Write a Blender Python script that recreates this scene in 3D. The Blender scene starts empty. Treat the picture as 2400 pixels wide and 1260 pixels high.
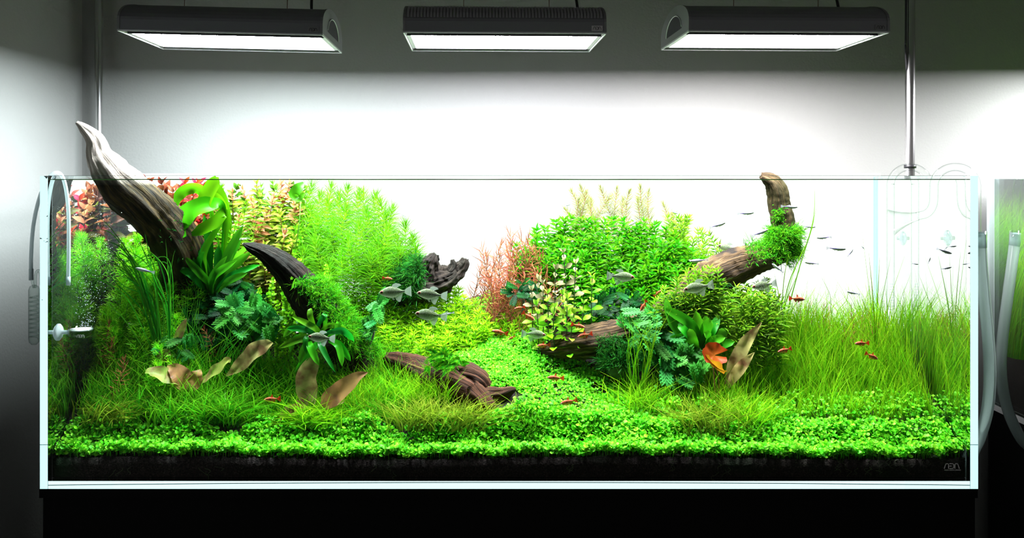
import bpy, bmesh, math, random
import numpy as np
from mathutils import Vector, Matrix, noise

# ------------------------------------------------------------------ camera, world, exposure
SC = bpy.context.scene
COL = SC.collection
F = 2150.0            # focal length in pixels of the 2400 px wide frame
CX, CY = 1193.0, 412.0  # where the optical axis meets the picture
CZ = 1.30             # camera height: level with the tank rim
cam_d = bpy.data.cameras.new('camera')
cam = bpy.data.objects.new('camera', cam_d)
COL.objects.link(cam)
cam.location = (0, 0, CZ)
cam.rotation_euler = (math.pi / 2, 0, 0)
cam_d.sensor_width = 36.0
cam_d.lens = F / 2400 * 36.0
cam_d.shift_x = (1200 - CX) / 2400
cam_d.shift_y = -(630 - CY) / 2400
cam_d.clip_start = 0.05
SC.camera = cam
w = bpy.data.worlds.new('world'); SC.world = w
w.use_nodes = True
w.node_tree.nodes['Background'].inputs[0].default_value = (0.95, 0.92, 0.88, 1)
w.node_tree.nodes['Background'].inputs[1].default_value = 0.135
SC.view_settings.view_transform = 'Standard'
SC.view_settings.look = 'None'
SC.view_settings.gamma = 1.0
SC.view_settings.use_curve_mapping = False
SC.view_settings.exposure = 0.0
SC.cycles.max_bounces = 32
SC.cycles.transmission_bounces = 8
SC.cycles.glossy_bounces = 32
SC.cycles.diffuse_bounces = 2
SC.cycles.transparent_max_bounces = 40
SC.cycles.caustics_reflective = False
SC.cycles.caustics_refractive = False
SC.cycles.sample_clamp_indirect = 4.0
SC.cycles.use_adaptive_sampling = True
SC.cycles.adaptive_threshold = 0.07
SC.cycles.adaptive_min_samples = 16
LAMP_POWER = 125.0      # radiance of the lamp glass
SCREEN_POWER = 1.35    # radiance of the light screen behind the tank

RNG = np.random.default_rng(7)
random.seed(7)
def R(a, b): return float(RNG.uniform(a, b))
def P(px, py, D):      # a point of the room D metres in front of the camera
    return Vector(((px - CX) * D / F, D, CZ + (CY - py) * D / F))
def PX(px, D): return (px - CX) * D / F
def V3(v): return np.array([v[0], v[1], v[2]], float)

# ------------------------------------------------------------------ object helpers
def tag(o, label=None, cat=None, group=None, kind=None):
    if label: o['label'] = label
    if cat: o['category'] = cat
    if group: o['group'] = group
    if kind: o['kind'] = kind
    return o
def empty(name, loc=(0, 0, 0), **k):
    o = bpy.data.objects.new(name, None); COL.objects.link(o)
    o.location = loc; o.empty_display_size = 0.02
    return tag(o, **k)
def link(name, me, mat=None, parent=None, loc=None, **k):
    o = bpy.data.objects.new(name, me); COL.objects.link(o)
    if mat is not None and len(me.materials) == 0: me.materials.append(mat)
    if parent is not None: o.parent = parent
    if loc is not None: o.location = loc
    return tag(o, **k)
def mesh_np(name, V, Fq, S=None, Rr=None, smooth=True, uv=None):
    V = np.asarray(V, np.float32).reshape(-1, 3); Fq = np.asarray(Fq, np.int32)
    me = bpy.data.meshes.new(name)
    me.vertices.add(len(V)); me.vertices.foreach_set('co', V.ravel())
    n, k = Fq.shape
    me.loops.add(n * k); me.loops.foreach_set('vertex_index', Fq.ravel())
    me.polygons.add(n); me.polygons.foreach_set('loop_start', np.arange(0, n * k, k, dtype=np.int32))
    if smooth: me.polygons.foreach_set('use_smooth', np.ones(n, bool))
    me.update(calc_edges=True)
    if S is not None:
        a = me.attributes.new('along', 'FLOAT', 'POINT'); a.data.foreach_set('value', np.asarray(S, np.float32).ravel())
    if Rr is not None:
        a = me.attributes.new('rnd', 'FLOAT', 'POINT'); a.data.foreach_set('value', np.asarray(Rr, np.float32).ravel())
    if uv is not None:
        l = me.uv_layers.new(name='UVMap')
        l.data.foreach_set('uv', np.asarray(uv, np.float32)[Fq.ravel()].ravel())
    return me
class Acc:             # collects quads from several arrays into one mesh
    def __init__(s): s.V = []; s.F = []; s.S = []; s.R = []; s.n = 0
    def add(s, V, Fq, S=None, Rr=None):
        V = np.asarray(V, float).reshape(-1, 3)
        s.V.append(V); s.F.append(np.asarray(Fq) + s.n)
        s.S.append(np.zeros(len(V)) if S is None else np.asarray(S, float).ravel())
        s.R.append(np.zeros(len(V)) if Rr is None else np.asarray(Rr, float).ravel())
        s.n += len(V)
    def mesh(s, name, org=(0, 0, 0), smooth=True, add=(0, 0, 0), tank=True):
        V = np.concatenate(s.V) + np.array(add, float)
        if tank:       # leaves press against the glass instead of passing through it
            V[:, 0] = np.clip(V[:, 0], -.8825, .8825); V[:, 1] = np.clip(V[:, 1], 1.7768, 2.2125)
        return mesh_np(name, V - np.array(add, float) - np.array(org), np.concatenate(s.F), np.concatenate(s.S), np.concatenate(s.R), smooth)
def norm(a): return a / np.maximum(np.linalg.norm(a, axis=-1, keepdims=True), 1e-9)
def ribbons(Pb, d, L, W, c, prof, nref, cols=2, fold=0.25, rnd=None):
    """N blades at once: start Pb, direction d, length L, width W, bend c (added as c*s^2), width profile prof."""
    Pb = np.asarray(Pb, float).reshape(-1, 3); N = len(Pb)
    d = norm(np.broadcast_to(np.asarray(d, float), (N, 3))); c = np.broadcast_to(np.asarray(c, float), (N, 3))
    L = np.broadcast_to(np.asarray(L, float), (N,)); W = np.broadcast_to(np.asarray(W, float), (N,))
    nref = np.broadcast_to(np.asarray(nref, float), (N, 3))
    prof = np.asarray(prof, float); K = len(prof); s = np.linspace(0, 1, K)
    C = Pb[:, None] + L[:, None, None] * (d[:, None] * s[None, :, None] + c[:, None] * (s ** 2)[None, :, None])
    T = norm(d[:, None] + 2 * c[:, None] * s[None, :, None])
    side = norm(np.cross(T, nref[:, None] + 1e-4)); up = np.cross(side, T)
    h = (W[:, None] * prof[None] / 2)[..., None]
    if cols == 2: V = np.stack([C - side * h, C + side * h], 2)
    else: V = np.stack([C - side * h + up * h * fold, C, C + side * h + up * h * fold], 2)
    m = cols
    base = np.arange(N)[:, None, None] * (K * m) + (np.arange(K - 1) * m)[None, :, None] + np.arange(m - 1)[None, None, :]
    Fq = np.stack([base, base + 1, base + 1 + m, base + m], -1).reshape(-1, 4)
    S = np.broadcast_to(s[None, :, None], (N, K, m))
    if rnd is None: rnd = RNG.random(N)
    Rr = np.broadcast_to(np.asarray(rnd)[:, None, None], (N, K, m))
    return V.reshape(-1, 3), Fq, S.ravel(), Rr.ravel()
LIN = [1, .95, .75, .08]                      # grass blade
NEEDLE = [.7, 1, .1]
LANCE = [.25, .9, 1, .6, .05]
OVATE = [.2, .85, 1, .7, .06]
OBOV = [.2, .55, .95, .9, .12]
def catmull(pts, n=8):
    pts = [np.array(p, float) for p in pts]
    q = [2 * pts[0] - pts[1]] + pts + [2 * pts[-1] - pts[-2]]
    out = []
    for i in range(1, len(q) - 2):
        a, b, c_, d_ = q[i - 1], q[i], q[i + 1], q[i + 2]
        for k in range(n):
            t = k / n
            out.append(.5 * ((2 * b) + (-a + c_) * t + (2 * a - 5 * b + 4 * c_ - d_) * t * t + (-a + 3 * b - 3 * c_ + d_) * t ** 3))
    out.append(pts[-1])
    return np.array(out)
def tube_arr(pts, rad, n=8, cap=True):
    pts = np.asarray(pts, float); K = len(pts)
    rad = np.broadcast_to(np.asarray(rad, float), (K,))
    T = norm(np.gradient(pts, axis=0))
    u = np.cross(T[0], [0, 0, 1.0]);
    if np.linalg.norm(u) < .1: u = np.cross(T[0], [1.0, 0, 0])
    u = u / np.linalg.norm(u); V = []
    for i in range(K):
        u = u - T[i] * np.dot(u, T[i]); u /= np.linalg.norm(u); b = np.cross(T[i], u)
        a = np.arange(n) / n * 2 * np.pi
        V.append(pts[i] + rad[i] * (np.cos(a)[:, None] * u + np.sin(a)[:, None] * b))
    V = np.concatenate(V)
    i = np.arange(K - 1)[:, None] * n; j = np.arange(n)[None]; j2 = (j + 1) % n
    Fq = np.stack([i + j, i + j2, i + n + j2, i + n + j], -1).reshape(-1, 4)
    if cap:
        c0 = len(V); V = np.concatenate([V, [pts[0]], [pts[-1]]])
        jj = np.arange(n); k2 = (jj + 1) % n
        lo = np.stack([np.full(n, c0), k2, jj, np.full(n, c0)], -1); hi = np.stack([np.full(n, c0 + 1), (K - 1) * n + jj, (K - 1) * n + k2, np.full(n, c0 + 1)], -1)
        return V, Fq, (lo, hi)
    return V, Fq, None
def tube(name, pts, rad, mat, parent=None, n=10, org=(0, 0, 0), cap=True, **k):
    V, Fq, cp = tube_arr(pts, rad, n, cap)
    faces = [tuple(f) for f in Fq.tolist()]
    if cp: faces += [tuple(f[:3]) for f in cp[0].tolist()] + [tuple(f[:3]) for f in cp[1].tolist()]
    me = bpy.data.meshes.new(name); me.from_pydata([tuple(v) for v in (V - np.array(org)).tolist()], [], faces); me.update()
    me.shade_smooth()
    return link(name, me, mat, parent, **k)
def box_me(name, x0, x1, y0, y1, z0, z1, bevel=0.0):
    bm = bmesh.new(); bmesh.ops.create_cube(bm, size=1)
    for v in bm.verts: v.co = ((x0 + x1) / 2 + v.co.x * (x1 - x0), (y0 + y1) / 2 + v.co.y * (y1 - y0), (z0 + z1) / 2 + v.co.z * (z1 - z0))
    if bevel: bmesh.ops.bevel(bm, geom=bm.edges[:], offset=bevel, segments=2, affect='EDGES')
    me = bpy.data.meshes.new(name); bm.to_mesh(me); bm.free(); return me
def box(name, b, mat, parent=None, bevel=0.0, **k): return link(name, box_me(name, *b, bevel=bevel), mat, parent, **k)
def lathe_me(name, prof, n=24, axis='Z'):
    V = []; K = len(prof)
    for r, z in prof:
        for j in range(n):
            a = 2 * math.pi * j / n; x, y = r * math.cos(a), r * math.sin(a)
            V.append((x, y, z) if axis == 'Z' else (z, x, y))
    Fc = [(i * n + j, i * n + (j + 1) % n, (i + 1) * n + (j + 1) % n, (i + 1) * n + j) for i in range(K - 1) for j in range(n)]
    me = bpy.data.meshes.new(name); me.from_pydata(V, [], Fc); me.update(); me.shade_smooth(); return me

# ------------------------------------------------------------------ materials
def newmat(name):
    m = bpy.data.materials.new(name); m.use_nodes = True
    nt = m.node_tree; nt.nodes.clear()
    out = nt.nodes.new('ShaderNodeOutputMaterial')
    return m, nt, out
def nd(nt, typ, **k):
    n = nt.nodes.new(typ)
    for a, b in k.items():
        if a.startswith('i_'):
            key = a[2:]; key = int(key) if key.isdigit() else key
            n.inputs[key].default_value = b
        else: setattr(n, a, b)
    return n
def c4(c): return (c[0], c[1], c[2], 1)
def ramp(nt, fac, stops):
    r = nt.nodes.new('ShaderNodeValToRGB'); e = r.color_ramp.elements
    while len(e) < len(stops): e.new(.5)
    for i, (p, c) in enumerate(stops): e[i].position = p; e[i].color = c4(c)
    if fac is not None: nt.links.new(fac, r.inputs[0])
    return r.outputs[0]
def princ(name, col, rough=.5, metal=0.0, bump=0, bscale=50, spec=.5, col2=None, cscale=8):
    m, nt, out = newmat(name)
    b = nd(nt, 'ShaderNodeBsdfPrincipled', i_Roughness=rough, i_Metallic=metal)
    b.inputs['Specular IOR Level'].default_value = spec
    b.inputs['Base Color'].default_value = c4(col)
    tc = nd(nt, 'ShaderNodeTexCoord')
    if col2:
        nz = nd(nt, 'ShaderNodeTexNoise', i_Scale=cscale, i_Detail=4.0); nt.links.new(tc.outputs['Object'], nz.inputs['Vector'])
        nt.links.new(ramp(nt, nz.outputs[0], [(.35, col), (.65, col2)]), b.inputs['Base Color'])
    if bump:
        nz = nd(nt, 'ShaderNodeTexNoise', i_Scale=bscale, i_Detail=3.0); nt.links.new(tc.outputs['Object'], nz.inputs['Vector'])
        bp = nd(nt, 'ShaderNodeBump', i_Strength=bump, i_Distance=.002); nt.links.new(nz.outputs[0], bp.inputs['Height'])
        nt.links.new(bp.outputs[0], b.inputs['Normal'])
    nt.links.new(b.outputs[0], out.inputs[0]); return m
def emis(name, col, st):
    m, nt, out = newmat(name); e = nd(nt, 'ShaderNodeEmission', i_Strength=st); e.inputs[0].default_value = c4(col)
    nt.links.new(e.outputs[0], out.inputs[0]); return m
def thin_glass(name, tint=(.98, 1, .99), ior=1.2, edge=None, power=3.0, dark=None):
    m, nt, out = newmat(name)
    t = nd(nt, 'ShaderNodeBsdfTransparent'); t.inputs[0].default_value = c4(tint)
    g = nd(nt, 'ShaderNodeBsdfGlossy', i_Roughness=.02); g.inputs[0].default_value = (.95, .98, .97, 1)
    mx = nd(nt, 'ShaderNodeMixShader')
    if edge is None:
        f = nd(nt, 'ShaderNodeFresnel', i_IOR=ior); fac = f.outputs[0]
    else:
        lw = nd(nt, 'ShaderNodeLayerWeight', i_Blend=.5)
        pw = nd(nt, 'ShaderNodeMath', operation='POWER', i_1=power); nt.links.new(lw.outputs['Facing'], pw.inputs[0])
        ml = nd(nt, 'ShaderNodeMath', operation='MULTIPLY', i_1=edge); nt.links.new(pw.outputs[0], ml.inputs[0]); fac = ml.outputs[0]
    if dark:     # tint painted in by view angle for dark surroundings refracted at the edges
        td = nd(nt, 'ShaderNodeBsdfTransparent'); td.inputs[0].default_value = c4(dark); m2 = nd(nt, 'ShaderNodeMixShader', i_0=.35)
        nt.links.new(td.outputs[0], m2.inputs[1]); nt.links.new(g.outputs[0], m2.inputs[2]); g = m2
    nt.links.new(fac, mx.inputs[0]); nt.links.new(t.outputs[0], mx.inputs[1]); nt.links.new(g.outputs[0], mx.inputs[2])
    nt.links.new(mx.outputs[0], out.inputs[0]); return m
def leafmat(name, stops, trans=.4, var=.42, gloss=.005, hue=.02, blotch=None, veins=False):
    """stops: colours from the base of a leaf to its tip"""
    m, nt, out = newmat(name); L = nt.links.new
    a = nd(nt, 'ShaderNodeAttribute', attribute_name='along')
    r = nd(nt, 'ShaderNodeAttribute', attribute_name='rnd')
    oi = nd(nt, 'ShaderNodeObjectInfo')
    ad = nd(nt, 'ShaderNodeMath', operation='ADD'); L(r.outputs['Fac'], ad.inputs[0]); L(oi.outputs['Random'], ad.inputs[1])
    fr = nd(nt, 'ShaderNodeMath', operation='FRACT'); L(ad.outputs[0], fr.inputs[0])
    col = ramp(nt, a.outputs['Fac'], stops)
    if blotch:
        tc = nd(nt, 'ShaderNodeTexCoord'); nz = nd(nt, 'ShaderNodeTexNoise', i_Scale=blotch[1], i_Detail=4.0); L(tc.outputs['Object'], nz.inputs['Vector'])
        mr = nd(nt, 'ShaderNodeMapRange', i_1=.45, i_2=.65); L(nz.outputs[0], mr.inputs[0])
        mc = nd(nt, 'ShaderNodeMix', data_type='RGBA'); L(mr.outputs[0], mc.inputs[0]); L(col, mc.inputs[6]); mc.inputs[7].default_value = c4(blotch[0]); col = mc.outputs[2]
    hs = nd(nt, 'ShaderNodeHueSaturation'); L(col, hs.inputs['Color'])
    mv = nd(nt, 'ShaderNodeMapRange', i_3=1 - var, i_4=1 + var); L(fr.outputs[0], mv.inputs[0]); L(mv.outputs[0], hs.inputs['Value'])
    m3 = nd(nt, 'ShaderNodeMath', operation='MULTIPLY', i_1=7.31); L(fr.outputs[0], m3.inputs[0])
    f3 = nd(nt, 'ShaderNodeMath', operation='FRACT'); L(m3.outputs[0], f3.inputs[0])
    mh = nd(nt, 'ShaderNodeMapRange', i_3=.5 - hue, i_4=.5 + hue); L(f3.outputs[0], mh.inputs[0]); L(mh.outputs[0], hs.inputs['Hue'])
    d = nd(nt, 'ShaderNodeBsdfDiffuse'); t = nd(nt, 'ShaderNodeBsdfTranslucent'); L(hs.outputs[0], d.inputs[0]); L(hs.outputs[0], t.inputs[0])
    mx = nd(nt, 'ShaderNodeMixShader', i_0=trans); L(d.outputs[0], mx.inputs[1]); L(t.outputs[0], mx.inputs[2])
    g = nd(nt, 'ShaderNodeBsdfGlossy', i_Roughness=.35); g.inputs[0].default_value = (1, 1, 1, 1)
    m2 = nd(nt, 'ShaderNodeMixShader', i_0=gloss); L(mx.outputs[0], m2.inputs[1]); L(g.outputs[0], m2.inputs[2])
    if veins:
        tc = nd(nt, 'ShaderNodeTexCoord'); wv = nd(nt, 'ShaderNodeTexWave', i_Scale=5.0, i_Distortion=1.5); wv.bands_direction = 'X'; L(tc.outputs['Object'], wv.inputs['Vector'])
        bp = nd(nt, 'ShaderNodeBump', i_Strength=.5, i_Distance=.02); L(wv.outputs[1], bp.inputs['Height']); L(bp.outputs[0], d.inputs['Normal'])
    L(m2.outputs[0], out.inputs[0]); return m
def woodmat(name, dark, mid, light, dry=None, algae=None):
    m, nt, out = newmat(name); L = nt.links.new
    uv = nd(nt, 'ShaderNodeTexCoord')
    mp = nd(nt, 'ShaderNodeMapping'); mp.inputs['Scale'].default_value = (2.2, 34.0, 1.0); L(uv.outputs['UV'], mp.inputs['Vector'])
    n1 = nd(nt, 'ShaderNodeTexNoise', i_Scale=1.0, i_Detail=6.0, i_Roughness=.65, i_Distortion=.4); L(mp.outputs[0], n1.inputs['Vector'])
    col = ramp(nt, n1.outputs[0], [(.36, dark), (.52, mid), (.74, light)])
    n2 = nd(nt, 'ShaderNodeTexNoise', i_Scale=9.0, i_Detail=3.0); L(uv.outputs['Object'], n2.inputs['Vector'])
    if algae:
        mr = nd(nt, 'ShaderNodeMapRange', i_1=.5, i_2=.7, i_4=.7); L(n2.outputs[0], mr.inputs[0])
        mc = nd(nt, 'ShaderNodeMix', data_type='RGBA'); L(mr.outputs[0], mc.inputs[0]); L(col, mc.inputs[6]); mc.inputs[7].default_value = c4(algae); col = mc.outputs[2]
    if dry:   # bleached where the wood stands out of the water
        gm = nd(nt, 'ShaderNodeNewGeometry'); sp = nd(nt, 'ShaderNodeSeparateXYZ'); L(gm.outputs['Position'], sp.inputs[0])
        mr = nd(nt, 'ShaderNodeMapRange', i_1=CZ - .02, i_2=CZ + .01); L(sp.outputs[2], mr.inputs[0])
        dc = ramp(nt, n1.outputs[0], [(.28, (dry[0] * .25, dry[1] * .22, dry[2] * .2)), (.45, (dry[0] * .75, dry[1] * .72, dry[2] * .7)), (.6, dry)])
        mc = nd(nt, 'ShaderNodeMix', data_type='RGBA'); L(mr.outputs[0], mc.inputs[0]); L(col, mc.inputs[6]); L(dc, mc.inputs[7]); col = mc.outputs[2]
    b = nd(nt, 'ShaderNodeBsdfPrincipled', i_Roughness=.75); b.inputs['Specular IOR Level'].default_value = .2; L(col, b.inputs['Base Color'])
    bp = nd(nt, 'ShaderNodeBump', i_Strength=1.0, i_Distance=.007); L(n1.outputs[0], bp.inputs['Height']); L(bp.outputs[0], b.inputs['Normal'])
    L(b.outputs[0], out.inputs[0]); return m

M = {}
M['wall'] = princ('wall_paint', (.275, .282, .268), .85, bump=.35, bscale=160, spec=.15)
M['floor'] = princ('floor_grey', (.10, .10, .10), .6, col2=(.13, .13, .12))
M['black'] = princ('black_laminate', (.004, .004, .004), .6, spec=.08)
M['metal'] = princ('brushed_steel', (.72, .72, .72), .22, metal=1.0)
M['lamp_grey'] = princ('lamp_grey_anodised', (.20, .20, .22), .5, metal=.2)
M['lamp_dark'] = princ('lamp_dark', (.02, .02, .024), .5)
M['lamp_rim'] = princ('lamp_rim_white', (.75, .77, .8), .4)
M['lamp_cap'] = princ('lamp_end_grey', (.22, .22, .23), .5, metal=.2)
M['cable'] = princ('black_cable', (.01, .01, .012), .45)
M['wire'] = princ('copper_wire', (.20, .10, .07), .4, metal=.6)
M['badge'] = princ('badge_grey', (.62, .58, .60), .5)
M['counter_glass'] = thin_glass('counter_glass', (.86, .90, .88), edge=1.0, power=1.3, dark=(.22, .26, .25))
M['print'] = princ('white_print', (.95, .95, .95), .5)
M['glass'] = thin_glass('tank_glass', (.985, 1, .99), 1.12)
M['pipe_glass'] = thin_glass('blown_glass', (.99, 1, .995), edge=.95, power=2.2, dark=(.38, .46, .44))
M['hose'] = None
# ------------------------------------------------------------------ the room
WB, WL = 2.45, -1.14                  # back wall (depth), left wall (x)
FR, BK, SX = 1.76, 2.23, .90          # tank front, back, half width (outside)
G = .015                              # glass thickness
ZB, ZT = CZ - .60, CZ                 # tank bottom and rim
ZW = CZ - .0075                       # water level
def plane(name, pts, mat, **k):
    me = bpy.data.meshes.new(name); me.from_pydata(pts, [], [(0, 1, 2, 3)]); me.update(); return link(name, me, mat, **k)
box('wall_back', (WL - .1, 3.4, WB, WB + .1, 0, 2.5), M['wall'], kind='structure')
box('wall_left', (WL - .1, WL, -1.2, WB, 0, 2.5), M['wall'], kind='structure')
box('floor', (WL - .1, 3.4, -1.2, WB + .1, -.05, 0), M['floor'], kind='structure')
box('ceiling', (WL - .1, 3.4, -1.2, WB + .1, 2.5, 2.55), M['wall'], kind='structure')

# ------------------------------------------------------------------ cabinet and tank
cab = empty('aquarium_cabinet', (0, 2.0, 0), label='black cabinet carrying the wide planted aquarium', cat='cabinet')
box('body', (-SX, SX, FR - 2.0 + .012, BK + .01 - 2.0, 0, ZB - .018), M['black'], cab)
box('top_panel', (-SX - .002, SX, FR - 2.0 + .001, BK + .02 - 2.0, ZB - .018, ZB - .001), M['black'], cab)

m, nt, out = newmat('edge_glass')     # thick low-iron glass, pale cyan along its length
g = nd(nt, 'ShaderNodeBsdfGlass', i_IOR=1.5, i_Roughness=.0); g.inputs[0].default_value = (.958, .997, 1, 1)
nt.links.new(g.outputs[0], out.inputs[0]); M['edge_glass'] = m
tank = empty('aquarium', (0, 2.0, ZB), label='wide rimless glass aquarium with glowing cyan edges on the black cabinet', cat='aquarium')
def tb(x0, x1, y0, y1, z0, z1): return (x0, x1, y0 - 2, y1 - 2, z0 - ZB, z1 - ZB)
box('bottom_pane', tb(-SX + G + .0006, SX - G - .0006, FR, BK, ZB, ZB + G), M['edge_glass'], tank)
box('side_pane', tb(-SX, -SX + G, FR, BK, ZB, ZT), M['edge_glass'], tank)
box('side_pane', tb(SX - G, SX, FR, BK, ZB, ZT), M['edge_glass'], tank)
def pane(name, y):     # a pane seen face-on: two parallel faces and a finished top edge
    x = SX - G - .0004
    me = box_me(name, *tb(-x, x, y, y + G, ZB + G + .0004, ZT)); return link(name, me, M['glass'], tank)
pane('front_pane', FR); pane('back_pane', BK - G)
m, nt, out = newmat('rim_polish')
b = nd(nt, 'ShaderNodeBsdfPrincipled', i_Roughness=.2, i_Alpha=.55); b.inputs['Base Color'].default_value = (.16, .34, .26, 1)
nt.links.new(b.outputs[0], out.inputs[0]); M['rim'] = m
box('rim_edge', tb(-SX + G, SX - G, FR + .001, FR + .004, ZT, ZT + .0007), M['rim'], tank)
box('rim_edge', tb(-SX + G, SX - G, BK - G, BK - G + .004, ZT, ZT + .0008), M['rim'], tank)

m, nt, out = newmat('seam_silicone'); t = nd(nt, 'ShaderNodeBsdfTransparent'); t.inputs[0].default_value = (.78, .96, .99, 1); nt.links.new(t.outputs[0], out.inputs[0]); M['seam'] = m
for sx in (-1, 1): box('corner_seam', tb(*sorted((sx * .8835, sx * .8795)), BK - G - .0045, BK - G - .0005, ZB + G + .001, ZT - .002), M['seam'], tank)
# the logo printed on the front pane: three rounded letters and a line of small type
def strokes(name, lines, wd, mat, parent, M4, thick=.0002):
    bm = bmesh.new()
    for ln in lines:
        for (x0, y0), (x1, y1) in zip(ln[:-1], ln[1:]):
            dx, dy = x1 - x0, y1 - y0; l = math.hypot(dx, dy); nx, ny = -dy / l * wd / 2, dx / l * wd / 2; ex, ey = dx / l * wd / 3, dy / l * wd / 3
            q = [(x0 - ex + nx, y0 - ey + ny), (x0 - ex - nx, y0 - ey - ny), (x1 + ex - nx, y1 + ey - ny), (x1 + ex + nx, y1 + ey + ny)]
            lo = [bm.verts.new(M4 @ Vector((a, b_, 0))) for a, b_ in q]; hi = [bm.verts.new(M4 @ Vector((a, b_, thick))) for a, b_ in q]
            bm.faces.new(hi); bm.faces.new(lo[::-1])
            for i in range(4): bm.faces.new((lo[i], lo[(i + 1) % 4], hi[(i + 1) % 4], hi[i]))
    me = bpy.data.meshes.new(name); bm.to_mesh(me); bm.free(); return link(name, me, mat, parent)
LET = {'A': [[(0, 0), (.22, .75), (.38, 1), (.72, 1), (.84, .8), (.84, 0)]],
       'D': [[(.0, 1), (.62, 1), (.84, .8), (.84, .2), (.62, 0), (.0, 0)], [(.0, .5), (.35, .5)]],
       'V': [[(0, 0), (.0, .8), (.14, 1), (.48, 1), (.64, .75), (.86, 0)]]}
LOGO = [[(x + dx, y) for x, y in ln] for k, dx in (('A', 0), ('D', 1.05), ('V', 2.1)) for ln in LET[k]]
def textmesh(name, body, size, mat, parent, M4):
    cu = bpy.data.curves.new(name, 'FONT'); cu.body = body; cu.size = size; cu.extrude = .0001
    o = bpy.data.objects.new(name + '_tmp', cu); COL.objects.link(o)
    dg = bpy.context.evaluated_depsgraph_get(); me = bpy.data.meshes.new_from_object(o.evaluated_get(dg))
    bpy.data.objects.remove(o); me.transform(M4); me.name = name; return link(name, me, mat, parent)
lp = P(2213, 1097, FR); s = .0285 / 2.95
FACE = Matrix(((1, 0, 0, 0), (0, 0, -1, 0), (0, 1, 0, 0), (0, 0, 0, 1)))     # drawing plane -> vertical, facing the room
lm = Matrix.Translation((lp.x, FR - 2 - .0003, lp.z - ZB)) @ FACE @ Matrix.Diagonal((s, s * .95, 1, 1))
strokes('printed_logo', LOGO, .15, M['print'], tank, lm)
textmesh('printed_lettering', 'AQUA DESIGN AMANO', .0042, M['print'], tank, Matrix.Translation((lp.x + .0001, FR - 2 - .0003, lp.z - ZB - .0041)) @ FACE @ Matrix.Diagonal((.71, .75, 1, 1)))

# water: still body with a mirror-like boundary against the side panes (total reflection), clear towards the room
m, nt, out = newmat('water_side')
t = nd(nt, 'ShaderNodeBsdfTransparent'); gl = nd(nt, 'ShaderNodeBsdfGlossy', i_Roughness=.0); gl.inputs[0].default_value = (.93, .97, .95, 1)
mx = nd(nt, 'ShaderNodeMixShader', i_0=.85); nt.links.new(t.outputs[0], mx.inputs[1]); nt.links.new(gl.outputs[0], mx.inputs[2]); nt.links.new(mx.outputs[0], out.inputs[0])
M['water_side'] = m
M['water_top'] = thin_glass('water_surface', (.985, 1, .99), 1.2)
m, nt, out = newmat('water_clear'); t = nd(nt, 'ShaderNodeBsdfTransparent'); t.inputs[0].default_value = (.985, 1, .99, 1); nt.links.new(t.outputs[0], out.inputs[0]); M['water_clear'] = m
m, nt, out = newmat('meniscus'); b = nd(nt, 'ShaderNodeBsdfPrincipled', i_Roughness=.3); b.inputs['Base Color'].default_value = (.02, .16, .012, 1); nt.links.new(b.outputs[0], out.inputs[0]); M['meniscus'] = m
wx, wy0, wy1 = SX - G - .0006, FR + G + .0005, BK - G - .0005
wv = [(x, y, z) for z in (ZB + G + .001, ZW) for y in (wy0, wy1) for x in (-wx, wx)]
me = bpy.data.meshes.new('water'); me.from_pydata(wv, [], [(4, 5, 7, 6), (0, 2, 6, 4), (1, 3, 7, 5), (0, 1, 5, 4)])
for k in ('water_top', 'water_side', 'water_clear'): me.materials.append(M[k])
for p, i in zip(me.polygons, (0, 1, 1, 2)): p.material_index = i
me.update()
water = link('water', me, label='clear still water filling the wide aquarium almost to the rim', cat='water', kind='stuff')
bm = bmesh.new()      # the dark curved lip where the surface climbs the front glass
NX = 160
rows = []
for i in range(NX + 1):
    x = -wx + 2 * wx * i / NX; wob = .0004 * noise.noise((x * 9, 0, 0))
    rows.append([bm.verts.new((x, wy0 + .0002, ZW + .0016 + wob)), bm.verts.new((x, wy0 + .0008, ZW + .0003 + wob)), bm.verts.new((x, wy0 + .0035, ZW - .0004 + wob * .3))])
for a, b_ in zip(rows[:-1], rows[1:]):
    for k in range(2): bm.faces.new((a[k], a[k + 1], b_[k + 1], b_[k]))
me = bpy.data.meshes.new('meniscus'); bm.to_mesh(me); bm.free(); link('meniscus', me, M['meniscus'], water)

# light screen behind the tank
ls = empty('light_screen', (0, BK + .02, ZB), label='bright white light screen panel standing behind the aquarium', cat='light panel')
M['screen'] = emis('screen_light', (1, .995, .975), SCREEN_POWER)
M['white'] = princ('white_plastic', (.8, .8, .8), .5)
plane('diffuser', [(-.905, -.012, -.004), (.905, -.012, -.004), (.905, -.012, .604), (-.905, -.012, .604)], M['screen'], parent=ls)
box('housing', (-.907, .907, -.011, .012, -.0, .606), M['white'], ls)

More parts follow.
